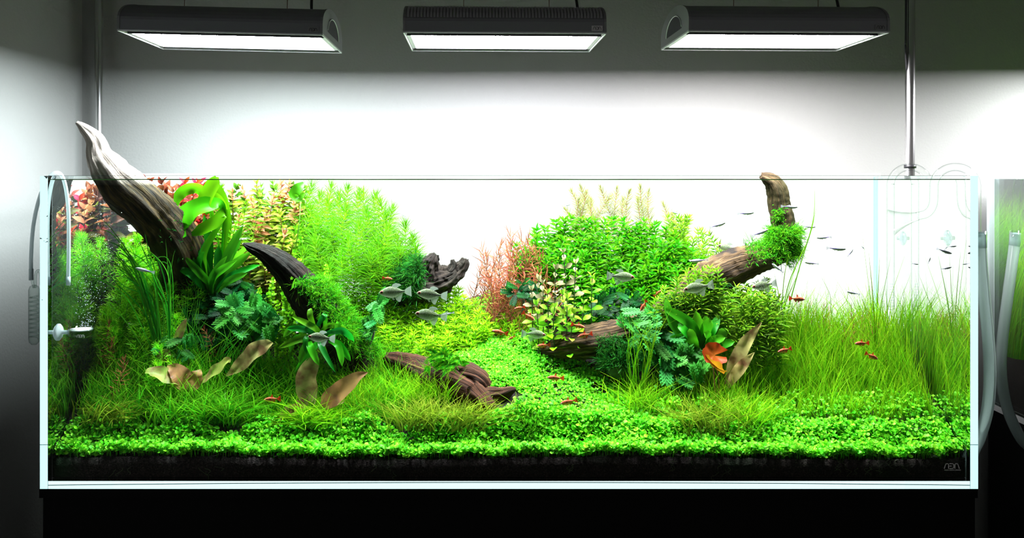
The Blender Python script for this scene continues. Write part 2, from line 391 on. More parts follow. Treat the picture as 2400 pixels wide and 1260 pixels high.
# ------------------------------------------------------------------ hanging lamps
LW, LD = .41, .272
def make_lamp(name, label, loc, rz, roll, tint, wires, cord, badge_on, fins, power=1.0):
    root = empty(name, loc, label=label, cat='lamp', group='hanging aquarium lamps')
    root.rotation_euler = (0, roll, rz)
    hd = LD / 2
    prof = [(-hd, 0), (-hd, .021)] + [(-hd * math.cos(a), .021 + .047 * math.sin(a)) for a in np.linspace(.12, math.pi - .12, 18)] + [(hd, .021), (hd, 0)]
    V = []; n = len(prof)
    for x in (-LW / 2 + .005, LW / 2 - .005):
        V += [(x, y, z) for y, z in prof]
    V += [(x, y * .985, z * .97 - (.0 if z > 0 else 0)) for x in (-LW / 2 + .005, LW / 2 - .005) for y, z in prof]
    Fc = [(i, i + 1, n + i + 1, n + i) for i in range(n - 1)] + [(2 * n + i, 3 * n + i, 3 * n + i + 1, 2 * n + i + 1) for i in range(n - 1)]
    me = bpy.data.meshes.new('housing'); me.from_pydata(V, [], Fc); me.update(); link('housing', me, M['lamp_grey'], root)
    for sgn in (-1, 1):     # end caps; a dark sheet paints the shade inside the rounded window
        bm = bmesh.new(); a = []; b_ = []
        for y, z in prof: a.append(bm.verts.new((sgn * (LW / 2 - .005), y * 1.012, z * 1.02))); b_.append(bm.verts.new((sgn * LW / 2, y * 1.012, z * 1.02)))
        bm.faces.new(a); bm.faces.new(b_)
        for i in range(n): bm.faces.new((a[i], a[(i + 1) % n], b_[(i + 1) % n], b_[i]))
        bmesh.ops.recalc_face_normals(bm, faces=bm.faces[:])
        me = bpy.data.meshes.new('end_cap'); bm.to_mesh(me); bm.free(); cap = link('end_cap', me, M['lamp_cap'], root)
        win = [(-.075 + .15 * t_, .014) for t_ in np.linspace(0, 1, 3)] + [(.075 * math.cos(a_), .014 + .036 * math.sin(a_)) for a_ in np.linspace(.1, math.pi - .1, 14)]
        me = bpy.data.meshes.new('window'); me.from_pydata([(sgn * (LW / 2 + .0006), y, z) for y, z in win], [], [tuple(range(len(win)))]); me.update(); link('window', me, M['lamp_dark'], cap)
        tube('window_rim', [(sgn * (LW / 2 + .0006), y, z) for y, z in win[2:]], .0012, M['lamp_rim'], cap, n=5)
    # underside: white rim, louvre strips front and back, glowing glass between
    y0, y1 = -hd + .046, hd - .034
    bm = bmesh.new()
    fr = .0022
    for bx in ((-LW / 2, LW / 2, -hd, -hd + fr), (-LW / 2, LW / 2, hd - fr, hd), (-LW / 2, -LW / 2 + fr, -hd, hd), (LW / 2 - fr, LW / 2, -hd, hd)):
        r_ = bmesh.ops.create_cube(bm, size=1)
        for v in r_['verts']: v.co = ((bx[0] + bx[1]) / 2 + v.co.x * (bx[1] - bx[0]), (bx[2] + bx[3]) / 2 + v.co.y * (bx[3] - bx[2]), -.001 + v.co.z * .004)
    me = bpy.data.meshes.new('rim'); bm.to_mesh(me); bm.free(); link('rim', me, M['lamp_rim'], root)
    for (a0, a1) in ((-hd + .002, y0), (y1, hd - .002)):
        tray = box('louvre_tray', (-LW / 2 + .004, LW / 2 - .004, a0, a1, .008, .010), M['lamp_dark'], root)
        bm = bmesh.new()
        for i in range(58):
            x = -LW / 2 + .006 + (LW - .012) * i / 57
            r_ = bmesh.ops.create_cube(bm, size=1)
            for v in r_['verts']: v.co = (x + v.co.x * .0011, (a0 + a1) / 2 + v.co.y * (a1 - a0), 0.006 + v.co.z * .0015)
        me = bpy.data.meshes.new('louvre_slats'); bm.to_mesh(me); bm.free(); link('louvre_slats', me, M['lamp_cap'], tray, kind='stuff')
    em = emis(name + '_glow', tint, LAMP_POWER * power)
    plane('glowing_glass', [(-LW / 2 + .012, y0, .001), (-LW / 2 + .012, y1, .001), (LW / 2 - .012, y1, .001), (LW / 2 - .012, y0, .001)], em, parent=root)
    box('glass_frame_shield', (-LW / 2 + .0035, -LW / 2 + .012, y0, y1, -.001, .003), M['lamp_rim'], root); box('glass_frame_shield', (LW / 2 - .012, LW / 2 - .0035, y0, y1, -.001, .003), M['lamp_rim'], root)
    for yy in (y0 - .002, y1): box('glass_frame_shield', (-LW / 2 + .004, LW / 2 - .004, yy, yy + .002, -.0015, .012), M['lamp_dark'], root)  # dark shields added to keep the glow off the louvre strips
    if fins:                # cooling fins showing through the upper front
        bm = bmesh.new()
        for i in range(60):
            x = -LW / 2 + .01 + (LW - .02) * i / 59
            for a_ in np.linspace(.2, .75, 5)[:-1]:
                c_ = (x, -hd * math.cos(a_ + .07) - .0012, .021 + .047 * math.sin(a_ + .07)); r_ = bmesh.ops.create_cube(bm, size=1)
                for v in r_['verts']: v.co = Vector((v.co.x * .0045, v.co.y * .0025, v.co.z * .011)) + Vector(c_)
        me = bpy.data.meshes.new('cooling_fins'); bm.to_mesh(me); bm.free(); link('cooling_fins', me, M['lamp_cap'], root, kind='stuff')
    bd = box('badge', (LW / 2 - .030, LW / 2 - .008, -hd - .0012, -hd + .001, .003, .0135), M['badge'] if badge_on else M['lamp_cap'], root)
    strokes('badge_logo', LOGO, .16, M['lamp_dark'], bd, Matrix.Translation((LW / 2 - .0272, -hd - .0013, .0055)) @ FACE @ Matrix.Diagonal((.0055, .0055, 1, 1)))
    for wx_ in wires:
        tube('suspension_wire', [(wx_, 0, .064), (wx_ + .002, .0, .35), (wx_ - .003, 0, 2.499 - loc[2])], .0008, M['wire'], root, n=5)
    tube('power_cord', catmull([(cord[0], .02, .062), (cord[0] - .003, .03, .10), (cord[0] + cord[1], .06, .22), (cord[0] + cord[1] * 1.6, .2, 2.499 - loc[2])]), .0032, M['cable'], root, n=8)
    return root
LZ = CZ + .2905
yaw = math.radians(2.2)
make_lamp('pendant_lamp', 'long grey aquarium lamp glowing cool white above the tilted driftwood on the left', (-.587, 1.984, LZ), yaw, math.radians(1.0), (.86, .96, 1.0), (-.115, .105), (.155, -.004), False, False)
make_lamp('pendant_lamp', 'middle aquarium lamp with visible cooling fins and a light grey badge', (-.013, 1.984, LZ - .0005), yaw, 0, (.93, .91, 1.0), (-.085, .10), (.165, -.02), True, True)
make_lamp('pendant_lamp', 'grey aquarium lamp nearest the right steel pole with slack wires above it', (.560, 1.984, LZ + .0015), yaw, 0, (1.0, .95, .985), (-.075, .11), (.165, -.02), False, False)
l4 = make_lamp('pendant_lamp', 'lamp hanging over the neighbouring tank beyond the right edge', (1.50, 2.05, LZ), math.pi / 2, 0, (.97, .97, 1.0), (-.1, .1), (.15, -.02), False, False, 1.0)

# ------------------------------------------------------------------ steel poles and cable
def pole(px, D, r, label):
    x = PX(px, D)
    root = empty('steel_pole', (x, D, 0), label=label, cat='pole', group='steel poles behind the tank')
    tube('shaft', [(0, 0, 0), (0, 0, 1.2), (0, 0, 2.499)], r, M['metal'], root, n=24)
    me = lathe_me('base_flange', [(0, 0), (.035, 0), (.035, .006), (r, .008)], 24); link('base_flange', me, M['metal'], root)
    return root
pole(231.5, 2.40, .0100, 'slim polished steel pole behind the dry tip of the driftwood')
rp = pole(2133, 2.14, .0112, 'polished steel pole rising above the glass pipes on the right')
me = lathe_me('clip', [(.0112, -.004), (.0135, -.004), (.0135, .004), (.0112, .004)], 20); link('clip', me, M['cable'], rp, loc=(0, 0, CZ + .022))
x0 = PX(2119, 2.14)
tube('lamp_cable', catmull([(x0 + .003, 2.13, 2.499), (x0, 2.13, CZ + .40), (x0 - .001, 2.13, CZ + .30), (x0 + .004, 2.135, CZ + .25), (x0 + .010, 2.145, CZ + .2), (x0 + .012, 2.152, CZ - .3)]), .0026, M['cable'], None, n=8, label='black cable running down the steel pole on the right', cat='cable')

# ------------------------------------------------------------------ hoses and glassware
m, nt, out = newmat('milky_hose'); L = nt.links.new
d = nd(nt, 'ShaderNodeBsdfDiffuse'); d.inputs[0].default_value = (.66, .82, .80, 1); t = nd(nt, 'ShaderNodeBsdfTranslucent'); t.inputs[0].default_value = (.78, .93, .91, 1)
tr = nd(nt, 'ShaderNodeBsdfTransparent'); tr.inputs[0].default_value = (.85, .95, .93, 1); g = nd(nt, 'ShaderNodeBsdfGlossy', i_Roughness=.25)
a = nd(nt, 'ShaderNodeMixShader', i_0=.5); L(d.outputs[0], a.inputs[1]); L(t.outputs[0], a.inputs[2])
b = nd(nt, 'ShaderNodeMixShader', i_0=.35); L(a.outputs[0], b.inputs[1]); L(tr.outputs[0], b.inputs[2])
f = nd(nt, 'ShaderNodeFresnel', i_IOR=1.4); e = nd(nt, 'ShaderNodeMixShader'); L(f.outputs[0], e.inputs[0]); L(b.outputs[0], e.inputs[1]); L(g.outputs[0], e.inputs[2])
L(e.outputs[0], out.inputs[0]); M['hose'] = m
m, nt, out = newmat('white_hose'); L = nt.links.new
d = nd(nt, 'ShaderNodeBsdfDiffuse'); d.inputs[0].default_value = (.8, .9, .9, 1); t = nd(nt, 'ShaderNodeBsdfTranslucent'); t.inputs[0].default_value = (.85, .95, .97, 1)
tr = nd(nt, 'ShaderNodeBsdfTransparent'); a = nd(nt, 'ShaderNodeMixShader', i_0=.5); L(d.outputs[0], a.inputs[1]); L(t.outputs[0], a.inputs[2])
b = nd(nt, 'ShaderNodeMixShader', i_0=.15); L(a.outputs[0], b.inputs[1]); L(tr.outputs[0], b.inputs[2]); L(b.outputs[0], out.inputs[0]); M['white_hose'] = m

def arch_pipe(D, xi, xo, zi, zo, r, top):       # a glass pipe hooked over the right pane: inside leg, arch, outside leg
    return [(xi, D, zi), (xi, D, CZ - .12), (xi, D, CZ - .03)] + [((xi + xo) / 2 - (xo - xi) / 2 * math.cos(a_), D, CZ - .02 + top * math.sin(a_)) for a_ in np.linspace(.1, math.pi - .1, 9)] + [(xo, D, CZ - .03), (xo, D, CZ - .1), (xo, D, zo)]
M['cup'] = thin_glass('silicone_cup', (.93, .97, .99), edge=.6, power=1.5)
def cup(parent, loc, flip=1, r=.016):
    me = lathe_me('suction_cup', [(.0, .012), (.004, .012), (.0045, .005), (r * .45, .0035), (r * .85, .0015), (r, -.0005), (r * .96, -.0012), (.0, .001)], 20, axis='X')
    o = link('suction_cup', me, M['cup'], parent, loc=loc); o.scale = (flip, 1, 1); return o
IN_X, OUT_X = .857, .943
p1 = empty('inflow_pipe', (IN_X, 2.06, CZ), label='long glass inflow pipe hooked over the right pane near the pole', cat='glass pipe', group='glass pipes on the right pane')
tube('pipe', [(q[0] - IN_X, q[1] - 2.06, q[2] - CZ) for q in catmull(arch_pipe(2.06, IN_X, OUT_X, CZ - .293, CZ - .2, .0075, .040))], .0082, M['pipe_glass'], p1, n=18)
me = lathe_me('end_dome', [(.0082, 0), (.0075, -.004), (.004, -.0075), (.0, -.0085)], 18); link('end_dome', me, M['pipe_glass'], p1, loc=(0, 0, -.293))
for i in range(9):
    tube('intake_slit', [(-.0045, -.007, -.29 + .006 * i), (0, -.0084, -.29 + .006 * i), (.0045, -.007, -.29 + .006 * i)], .0005, M['cup'], p1, n=4)
cup(p1, (SX - G - IN_X - .002, 0, -.14), -1)
p2 = empty('outflow_pipe', (IN_X, 1.85, CZ), label='glass outflow pipe with flared mouth nearest the front right corner', cat='glass pipe', group='glass pipes on the right pane')
tube('pipe', [(q[0] - IN_X, q[1] - 1.85, q[2] - CZ) for q in catmull([(IN_X - .03, 1.86, CZ - .082), (IN_X - .012, 1.853, CZ - .075), (IN_X - .002, 1.85, CZ - .058)] + arch_pipe(1.85, IN_X, OUT_X, 0, CZ - .145, .0075, .038)[2:])], .0082, M['pipe_glass'], p2, n=18)
me = lathe_me('lily_mouth', [(.0082, 0), (.010, .012), (.015, .028), (.021, .042), (.0265, .052), (.027, .053)], 24, axis='X')
lm_ = link('lily_mouth', me, M['pipe_glass'], p2, loc=(-.028, .009, -.0815)); lm_.rotation_euler = (0, .25, math.pi - .25)
cup(p2, (SX - G - IN_X - .002, 0, -.125), -1)
# return hose outside the right pane
def pz(px, py, D): v = P(px, py, D); return (v.x, v.y, v.z)
hz = catmull([pz(2298, 545, 1.85), pz(2299, 600, 1.845), pz(2306, 690, 1.84), pz(2316, 790, 1.83), pz(2320, 880, 1.82), pz(2314, 960, 1.83), pz(2296, 1025, 1.86), pz(2275, 1080, 1.92), pz(2262, 1200, 2.0), pz(2258, 1500, 2.1)])
o = tube('return_hose', hz, .0115, M['hose'], None, n=16, label='thick milky green hose curving down beside the right edge of the aquarium', cat='hose', group='filter hoses')
tube('hose_end', [pz(2298, 542, 1.85), pz(2298.5, 580, 1.847)], .0121, M['cup'], o, n=16)

# carbon dioxide diffuser, its tube and the bubble counter on the left pane
D0 = 1.80
dif = empty('glass_diffuser', P(190, 790, D0), label='round glass diffuser with white disc fixed to the left pane', cat='diffuser')
o0 = V3(dif.location); rr = .0235
me = lathe_me('bowl', [(0, -.001), (.010, -.001), (rr - .003, .0005), (rr, .004), (rr, .020), (rr - .0007, .020), (rr - .0008, .005), (.0, .0)], 32)
bowl = link('bowl', me, M['counter_glass'], dif)
M['frit'] = princ('white_ceramic', (.93, .95, .95), .6)
me = lathe_me('ceramic_disc', [(0, .0165), (rr - .0012, .0165), (rr - .0012, .0135), (0, .0135)], 32); link('ceramic_disc', me, M['frit'], dif)
tube('stem_tube', [(-.0235 + .0035, 0, .012), (-.0225, 0, .02), (-.0235, 0, .05), (-.0238, 0, .115)], .0023, M['pipe_glass'], dif, n=10)
tube('neck', [(-.023, 0, .010), (-.034, 0, .010)], .0045, M['cup'], dif, n=12)
M['cup_blue'] = M['white_hose']
me = lathe_me('suction_cup', [(.0, .016), (.0038, .016), (.0040, .004), (.0065, .0015), (.0135, -.0005), (.0168, -.0035), (.0162, -.0042), (.0, -.0015)], 24, axis='X')
link('suction_cup', me, M['white_hose'], dif, loc=(-.040, 0, .010))
strokes('etched_logo', LOGO, .18, M['print'], dif, Matrix.Translation((.003, -rr - .0004, .004)) @ FACE @ Matrix.Diagonal((.0048, .005, 1, 1)))
# white tube from the counter over the rim down to the diffuser
tp = catmull([pz(73, 655, 1.80), pz(73, 600, 1.80), pz(78, 530, 1.80), pz(92, 465, 1.80), pz(112, 420, 1.80), pz(130, 405, 1.80), pz(145, 412, 1.80), pz(155, 445, 1.80), pz(160.5, 500, 1.80), pz(161, 580, 1.80), pz(160, 650, 1.80), pz(160, 667, 1.80)])
o = tube('air_tube', tp, .0036, M['white_hose'], None, n=12, label='thin white tube looped over the left pane down to the diffuser', cat='tube')
tube('tube_end', [pz(160, 648, 1.80), pz(160, 668, 1.80)], .0043, M['white_hose'], o, n=12)
tube('tube_end', [pz(73, 630, 1.80), pz(73, 656, 1.80)], .0043, M['white_hose'], o, n=12)
bc = empty('bubble_counter', P(80, 808, 1.80), label='glass bubble counter with a spiral hanging outside the left pane', cat='bubble counter')
me = lathe_me('cylinder', [(0, 0), (.005, .001), (.0092, .006), (.0104, .014), (.0104, .108), (.008, .115), (.003, .118)], 24); link('cylinder', me, M['counter_glass'], bc)
tube('spiral', [(.0078 * math.cos(a_), .0078 * math.sin(a_), .012 + .085 * a_ / (20 * math.pi)) for a_ in np.linspace(0, 20 * math.pi, 260)], .0015, M['counter_glass'], bc, n=7)
tube('inlet_tube', catmull([(-.0058, 0, .16), (-.0055, 0, .135), (-.003, 0, .122), (.0, 0, .112)]), .0024, M['counter_glass'], bc, n=10)
tube('outlet_tube', catmull([(.002, 0, .112), (.003, 0, .138), (.008, 0, .146), (.0125, 0, .138), (.0135, 0, .118)]), .0026, M['counter_glass'], bc, n=10)
M['bubble'] = princ('bubble_white', (.95, .97, 1), .15, spec=.8)
bm = bmesh.new(); ob = V3(dif.location)
for i in range(420):
    h = R(0, 1) ** 1.3; z = ob[2] + .02 + h * .235
    sp = .010 + .035 * h; x = ob[0] + .004 + RNG.normal() * sp * .8 + .004 * h; y = ob[1] + .005 + abs(RNG.normal()) * sp * .8
    x = max(x, -.88)
    r_ = bmesh.ops.create_icosphere(bm, subdivisions=1, radius=R(.0003, .0008))
    for v in r_['verts']: v.co += Vector((x, y, z))
me = bpy.data.meshes.new('bubbles'); bm.to_mesh(me); bm.free(); link('bubbles', me, M['bubble'], label='fine white bubbles rising from the glass diffuser', cat='bubbles', kind='stuff')

# ------------------------------------------------------------------ neighbouring tank on the right
NXF, NY1, NY0 = 1.243, 2.385, 1.25
n2 = empty('aquarium', (NXF, NY1, ZB), label='neighbouring grass-filled aquarium cut off by the right edge of the picture', cat='aquarium')
nb = lambda x0, x1, y0, y1, z0, z1: (x0 - NXF, x1 - NXF, y0 - NY1, y1 - NY1, z0 - ZB, z1 - ZB)
box('front_pane', nb(NXF, NXF + .012, NY0, NY1 - .0125, ZB + .0155, ZT), M['glass'], n2)
M['white_edge'] = M['white']
box('side_pane', nb(NXF - .001, NXF + .6, NY1 - .012, NY1, ZB, ZT), M['white_hose'], n2)
box('bottom_pane', nb(NXF, NXF + .6, NY0, NY1 - .0125, ZB, ZB + .015), M['white'], n2)  # white colour painted in for the glow of the glass edge
me = bpy.data.meshes.new('water'); me.from_pydata([(NXF + .0125, NY0, ZW), (NXF + .59, NY0, ZW), (NXF + .59, NY1 - .0126, ZW), (NXF + .0125, NY1 - .0126, ZW), (NXF + .0125, NY1 - .0126, ZB + .016), (NXF + .59, NY1 - .0126, ZB + .016)], [], [(0, 1, 2, 3), (3, 2, 5, 4)])
me.materials.append(M['water_top']); me.materials.append(M['water_side']); me.polygons[1].material_index = 1; me.update()
link('water', me, label='clear water in the neighbouring grass tank', cat='water', kind='stuff')
c2 = empty('aquarium_cabinet', (NXF, NY1, 0), label='black cabinet under the neighbouring grass tank', cat='cabinet')
box('body', (0.003, .6, NY0 - NY1, 0, 0, ZB - .001), M['black'], c2)
v2 = P(2382, 420, 2.22)
p3 = empty('outflow_pipe', v2, label='glass pipe hooked over the neighbouring tank at the right edge', cat='glass pipe', group='glass pipes on the right pane')
tube('pipe', [V3(q) - V3(v2) for q in catmull([pz(2381, 560, 2.22), pz(2381, 480, 2.22), pz(2384, 435, 2.22), pz(2393, 410, 2.22), pz(2412, 400, 2.22), pz(2430, 412, 2.22), pz(2438, 440, 2.22), pz(2438, 520, 2.22)])], .0088, M['pipe_glass'], p3, n=18)
hz = catmull([pz(2380, 545, 2.22), pz(2377, 580, 2.22), pz(2364, 680, 2.2), pz(2349, 800, 2.18), pz(2347, 880, 2.16), pz(2362, 960, 2.16), pz(2395, 1030, 2.16), pz(2440, 1080, 2.18), pz(2470, 1250, 2.2)])
o = tube('return_hose', hz, .0125, M['hose'], None, n=16, label='thick milky hose in front of the neighbouring grass tank', cat='hose', group='filter hoses')
tube('hose_end', [pz(2380.5, 540, 2.22), pz(2378, 575, 2.22)], .0133, M['cup'], o, n=16)
# ------------------------------------------------------------------ ground
def sstep(a, b, x):
    t = np.clip((x - a) / (b - a), 0, 1); return t * t * (3 - 2 * t)
def rise(X):
    X = np.asarray(X, float)
    return .135 + .045 * (1 - sstep(-.75, -.2, X)) * 1 + .125 * np.exp(-((X + .02) / .27) ** 2)
def ground(X, D):      # world height of the soil surface
    X = np.asarray(X, float); D = np.asarray(D, float)
    t = np.clip((D - 1.795) / .41, 0, 1)
    s = t ** .68 * sstep(0, .12, t)
    und = .006 * np.sin(X * 9 + 1) * s + .004 * np.sin(X * 23 + D * 30) * s
    return CZ - .547 + .003 * np.sin(X * 7) + rise(X) * s + und
m, nt, out = newmat('dark_soil'); L = nt.links.new
tc = nd(nt, 'ShaderNodeTexCoord'); n1 = nd(nt, 'ShaderNodeTexNoise', i_Scale=420.0, i_Detail=3.0); L(tc.outputs['Object'], n1.inputs['Vector'])
n2_ = nd(nt, 'ShaderNodeTexNoise', i_Scale=5.0, i_Detail=3.0); L(tc.outputs['Object'], n2_.inputs['Vector'])
cA = ramp(nt, n1.outputs[0], [(.3, (.010, .008, .008)), (.6, (.034, .028, .026)), (.8, (.10, .085, .078))])
mr = nd(nt, 'ShaderNodeMapRange', i_1=.52, i_2=.7, i_4=.75); L(n2_.outputs[0], mr.inputs[0])
mc = nd(nt, 'ShaderNodeMix', data_type='RGBA'); L(mr.outputs[0], mc.inputs[0]); L(cA, mc.inputs[6]); mc.inputs[7].default_value = (.010, .034, .012, 1)
b = nd(nt, 'ShaderNodeBsdfPrincipled', i_Roughness=.9); b.inputs['Specular IOR Level'].default_value = .1; L(mc.outputs[2], b.inputs['Base Color'])
bp = nd(nt, 'ShaderNodeBump', i_Strength=.8, i_Distance=.003); L(n1.outputs[0], bp.inputs['Height']); L(bp.outputs[0], b.inputs['Normal'])
L(b.outputs[0], out.inputs[0]); M['soil'] = m
def soil_mesh(name, xs, ds, zf, zbot):
    nx, ndp = len(xs), len(ds); X, D = np.meshgrid(xs, ds)
    Z = zf(X, D); top = np.stack([X, D, Z], -1).reshape(-1, 3)
    rim = list(range(nx)) + [j * nx + nx - 1 for j in range(1, ndp)] + [(ndp - 1) * nx + i for i in range(nx - 2, -1, -1)] + [j * nx for j in range(ndp - 2, 0, -1)]
    low = top[rim].copy(); low[:, 2] = zbot
    V = np.concatenate([top, low]); i = np.arange(ndp - 1)[:, None] * nx + np.arange(nx - 1)[None]
    F1 = np.stack([i, i + 1, i + 1 + nx, i + nx], -1).reshape(-1, 4); k = len(rim); a = np.arange(k); b_ = (a + 1) % k; r_ = np.array(rim)
    F2 = np.stack([r_[a], len(top) + a, len(top) + b_, r_[b_]], -1)
    return mesh_np(name, V, np.concatenate([F1, F2]))
def zg(X, D):
    z = ground(X, D); return z + RNG.normal(size=z.shape) * .0012
me = soil_mesh('soil', np.linspace(-.8835, .8835, 420), np.linspace(1.7775, 2.2125, 90), zg, ZB + G + .0012)
link('soil', me, M['soil'], label='dark granular soil bed rising towards the back of the aquarium', cat='soil', kind='stuff')
me = soil_mesh('soil', np.linspace(NXF + .0135, NXF + .59, 40), np.linspace(NY0, NY1 - .014, 60),
               lambda X, D: CZ - .455 + .07 * sstep(0, .35, X - NXF) - .03 * (2.3 - D) * .3 + .004 * np.sin(D * 40) + RNG.normal(size=X.shape) * .0015, ZB + .0165)
link('soil', me, M['soil'], label='dark soil bed in the neighbouring tank', cat='soil', kind='stuff')
# pale roots pressed against the front glass
acc = Acc()
for px, py, n_ in ((280, 1100, 3), (480, 1105, 4), (900, 1098, 3), (1330, 1090, 3), (1700, 1100, 4), (1990, 1092, 6), (2040, 1095, 6), (2090, 1085, 5), (1600, 1085, 4)):
    for k in range(n_):
        x0 = PX(px + R(-25, 25), 1.776); z0 = CZ - (py - CY) * 1.776 / F + R(-.006, .014)
        pts = [(x0, 1.7768, z0)]
        for q in range(4): pts.append((pts[-1][0] + R(-.008, .008), 1.7768, pts[-1][2] - R(.001, .006)))
        V, Fq, _ = tube_arr(catmull(pts, 3), .00022, 4, cap=False); acc.add(V, Fq)
M['root'] = princ('pale_root', (.12, .2, .08), .7)
link('roots', acc.mesh('roots', tank=False), M['root'], label='thin pale roots in the soil against the front glass', cat='roots', kind='stuff')

# ------------------------------------------------------------------ driftwood
def loft(pts, seed, nA=36, nL=10, amp=.14, groove=.16, flat=1.0, twist=0.0, jag=.5, knob=.04):
    """pts: (px, py, depth, radius in px). Returns arrays of a gnarled limb."""
    q = np.array([list(P(a[0], a[1], a[2])) + [a[3] * a[2] / F] for a in pts])
    c = catmull(q, nL); C = c[:, :3]; r = np.maximum(c[:, 3], .001); K = len(C)
    T = norm(np.gradient(C, axis=0)); lens = np.concatenate([[0], np.cumsum(np.linalg.norm(np.diff(C, axis=0), axis=1))])
    up = np.array([0, -1.0, 0]); V = np.zeros((K, nA, 3)); UV = np.zeros((K, nA, 2))
    for i in range(K):
        u = np.cross(T[i], up); u /= np.linalg.norm(u) + 1e-9; b_ = np.cross(T[i], u)
        for j in range(nA):
            a = 2 * math.pi * j / nA + twist * lens[i]
            ca, sa = math.cos(a), math.sin(a); l = lens[i]
            d = 1 + amp * noise.noise((ca * .9 + seed, sa * .9, l * 14)) + amp * .6 * noise.noise((ca * 1.8 + seed, sa * 1.8, l * 45 + 3))
            gr = noise.noise((ca * 4.2 + seed * 2, sa * 4.2, l * 5)); gr2 = noise.noise((ca * 9 + seed * 3, sa * 9, l * 11)); d += knob * noise.noise((ca * 2.5 + seed, sa * 2.5, l * 110))
            d += groove * (-abs(gr) * 1.3 + .25) + groove * .45 * gr2
            sh = 0.0
            if i == K - 1 or i == 0: sh = jag * r[i] * noise.noise((ca * 3 + seed, sa * 3, 7.7))
            V[i, j] = C[i] + r[i] * d * (ca * u + sa * flat * b_) + T[i] * sh
            UV[i, j] = (l * 8, j / nA + .5 * twist * l)
    i = np.arange(K - 1)[:, None] * nA; j = np.arange(nA)[None]; j2 = (j + 1) % nA
    Fq = np.stack([i + j, i + j2, i + nA + j2, i + nA + j], -1).reshape(-1, 4)
    V = V.reshape(-1, 3); UV = UV.reshape(-1, 2)
    for e, cc, s_ in ((0, C[0], -1), (K - 1, C[-1], 1)):
        k = len(V); V = np.concatenate([V, [cc - T[e] * s_ * r[e] * .25]]); UV = np.concatenate([UV, [[lens[e] * 8, .5]]])
        jj = np.arange(0, nA, 2); k0 = e * nA + jj; k1 = e * nA + (jj + 1) % nA; k2 = e * nA + (jj + 2) % nA
        Fq = np.concatenate([Fq, np.stack([np.full(len(jj), k), k0, k1, k2], -1)])
    return V, Fq, UV
def wood(label, limbs, mat, base, **kw):
    root = empty('driftwood', base, label=label, cat='driftwood')
    info = []
    for k, (pname, pts, kk) in enumerate(limbs):
        V, Fq, UV = loft(pts, base[0] * 13 + k * 5.1 + 2, **{**kw, **kk})
        me = mesh_np(pname, V - V3(base), Fq, uv=UV); o = link(pname, me, mat, root)
        nv = len(V); nr = np.zeros((nv, 3)); me.vertices.foreach_get('normal', a_ := np.zeros(nv * 3, np.float32)); nr = a_.reshape(-1, 3)
        info.append((o, V, nr))
    return root, info
M['wood_dark'] = woodmat('wood_dark', (.002, .0014, .001), (.010, .0055, .0035), (.045, .023, .012), algae=(.006, .010, .004))
M['wood_dry'] = woodmat('wood_bleached', (.003, .002, .0008), (.03, .018, .006), (.14, .088, .028), dry=(.52, .46, .40), algae=(.035, .042, .007))
M['wood_red'] = woodmat('wood_redbrown', (.008, .003, .0015), (.07, .026, .011), (.19, .08, .04))
M['wood_brown'] = woodmat('wood_brown', (.007, .004, .002), (.065, .038, .015), (.23, .15, .07), algae=(.03, .034, .007))
M['wood_grey'] = woodmat('wood_grey', (.004, .003, .0025), (.022, .016, .011), (.085, .064, .045), algae=(.016, .02, .008))

w_left, i_left = wood('thick driftwood branch whose bleached tip rises out of the water on the left', [
    ('trunk', [(180, 287, 1.90, 4), (196, 300, 1.90, 11), (222, 328, 1.90, 21), (234, 365, 1.90, 29), (254, 398, 1.90, 40), (288, 440, 1.91, 50), (337, 482, 1.93, 51), (385, 530, 1.97, 55), (425, 590, 2.01, 56), (445, 660, 2.05, 56), (455, 760, 2.08, 62)], dict(nL=12, nA=56)),
    ('side_limb', [(275, 400, 1.925, 6), (308, 425, 1.93, 14), (350, 462, 1.95, 16), (402, 505, 1.98, 18), (430, 560, 2.02, 20)], {})],
    M['wood_dry'], P(455, 800, 2.10), amp=.10, groove=.22, jag=.6)
w_dark, i_dark = wood('dark slanting driftwood branch with a pointed tip beside the upright ferns', [
    ('trunk', [(570, 571, 1.93, 3), (588, 579, 1.93, 11), (618, 592, 1.935, 18), (650, 614, 1.94, 27), (688, 650, 1.95, 36), (722, 694, 1.955, 42), (760, 740, 1.96, 46), (795, 785, 1.965, 46), (828, 830, 1.97, 44), (850, 900, 1.98, 40)], dict(nL=10, nA=44)),
    ('root', [(800, 790, 1.94, 26), (770, 800, 1.90, 15), (752, 815, 1.88, 7)], {})],
    M['wood_dark'], P(850, 930, 1.98), amp=.13, groove=.34, knob=.10)
w_front, i_front = wood('reddish brown driftwood root lying among the grass in the middle foreground', [
    ('trunk', [(905, 838, 1.955, 14), (940, 848, 1.945, 24), (985, 866, 1.935, 32), (1035, 890, 1.92, 40), (1085, 912, 1.905, 38), (1130, 928, 1.895, 28), (1170, 925, 1.885, 18), (1198, 914, 1.88, 9), (1209, 911, 1.88, 4)], dict(flat=.9)),
    ('upper_ridge', [(1010, 880, 1.93, 14), (1052, 876, 1.925, 24), (1090, 876, 1.92, 28), (1122, 888, 1.91, 24), (1140, 910, 1.905, 18)], {}),
    ('lower_root', [(1100, 915, 1.885, 28), (1135, 950, 1.875, 26), (1165, 985, 1.87, 16), (1190, 1005, 1.865, 7)], {})],
    M['wood_red'], P(1060, 990, 1.92), amp=.12, groove=.34, knob=.08)
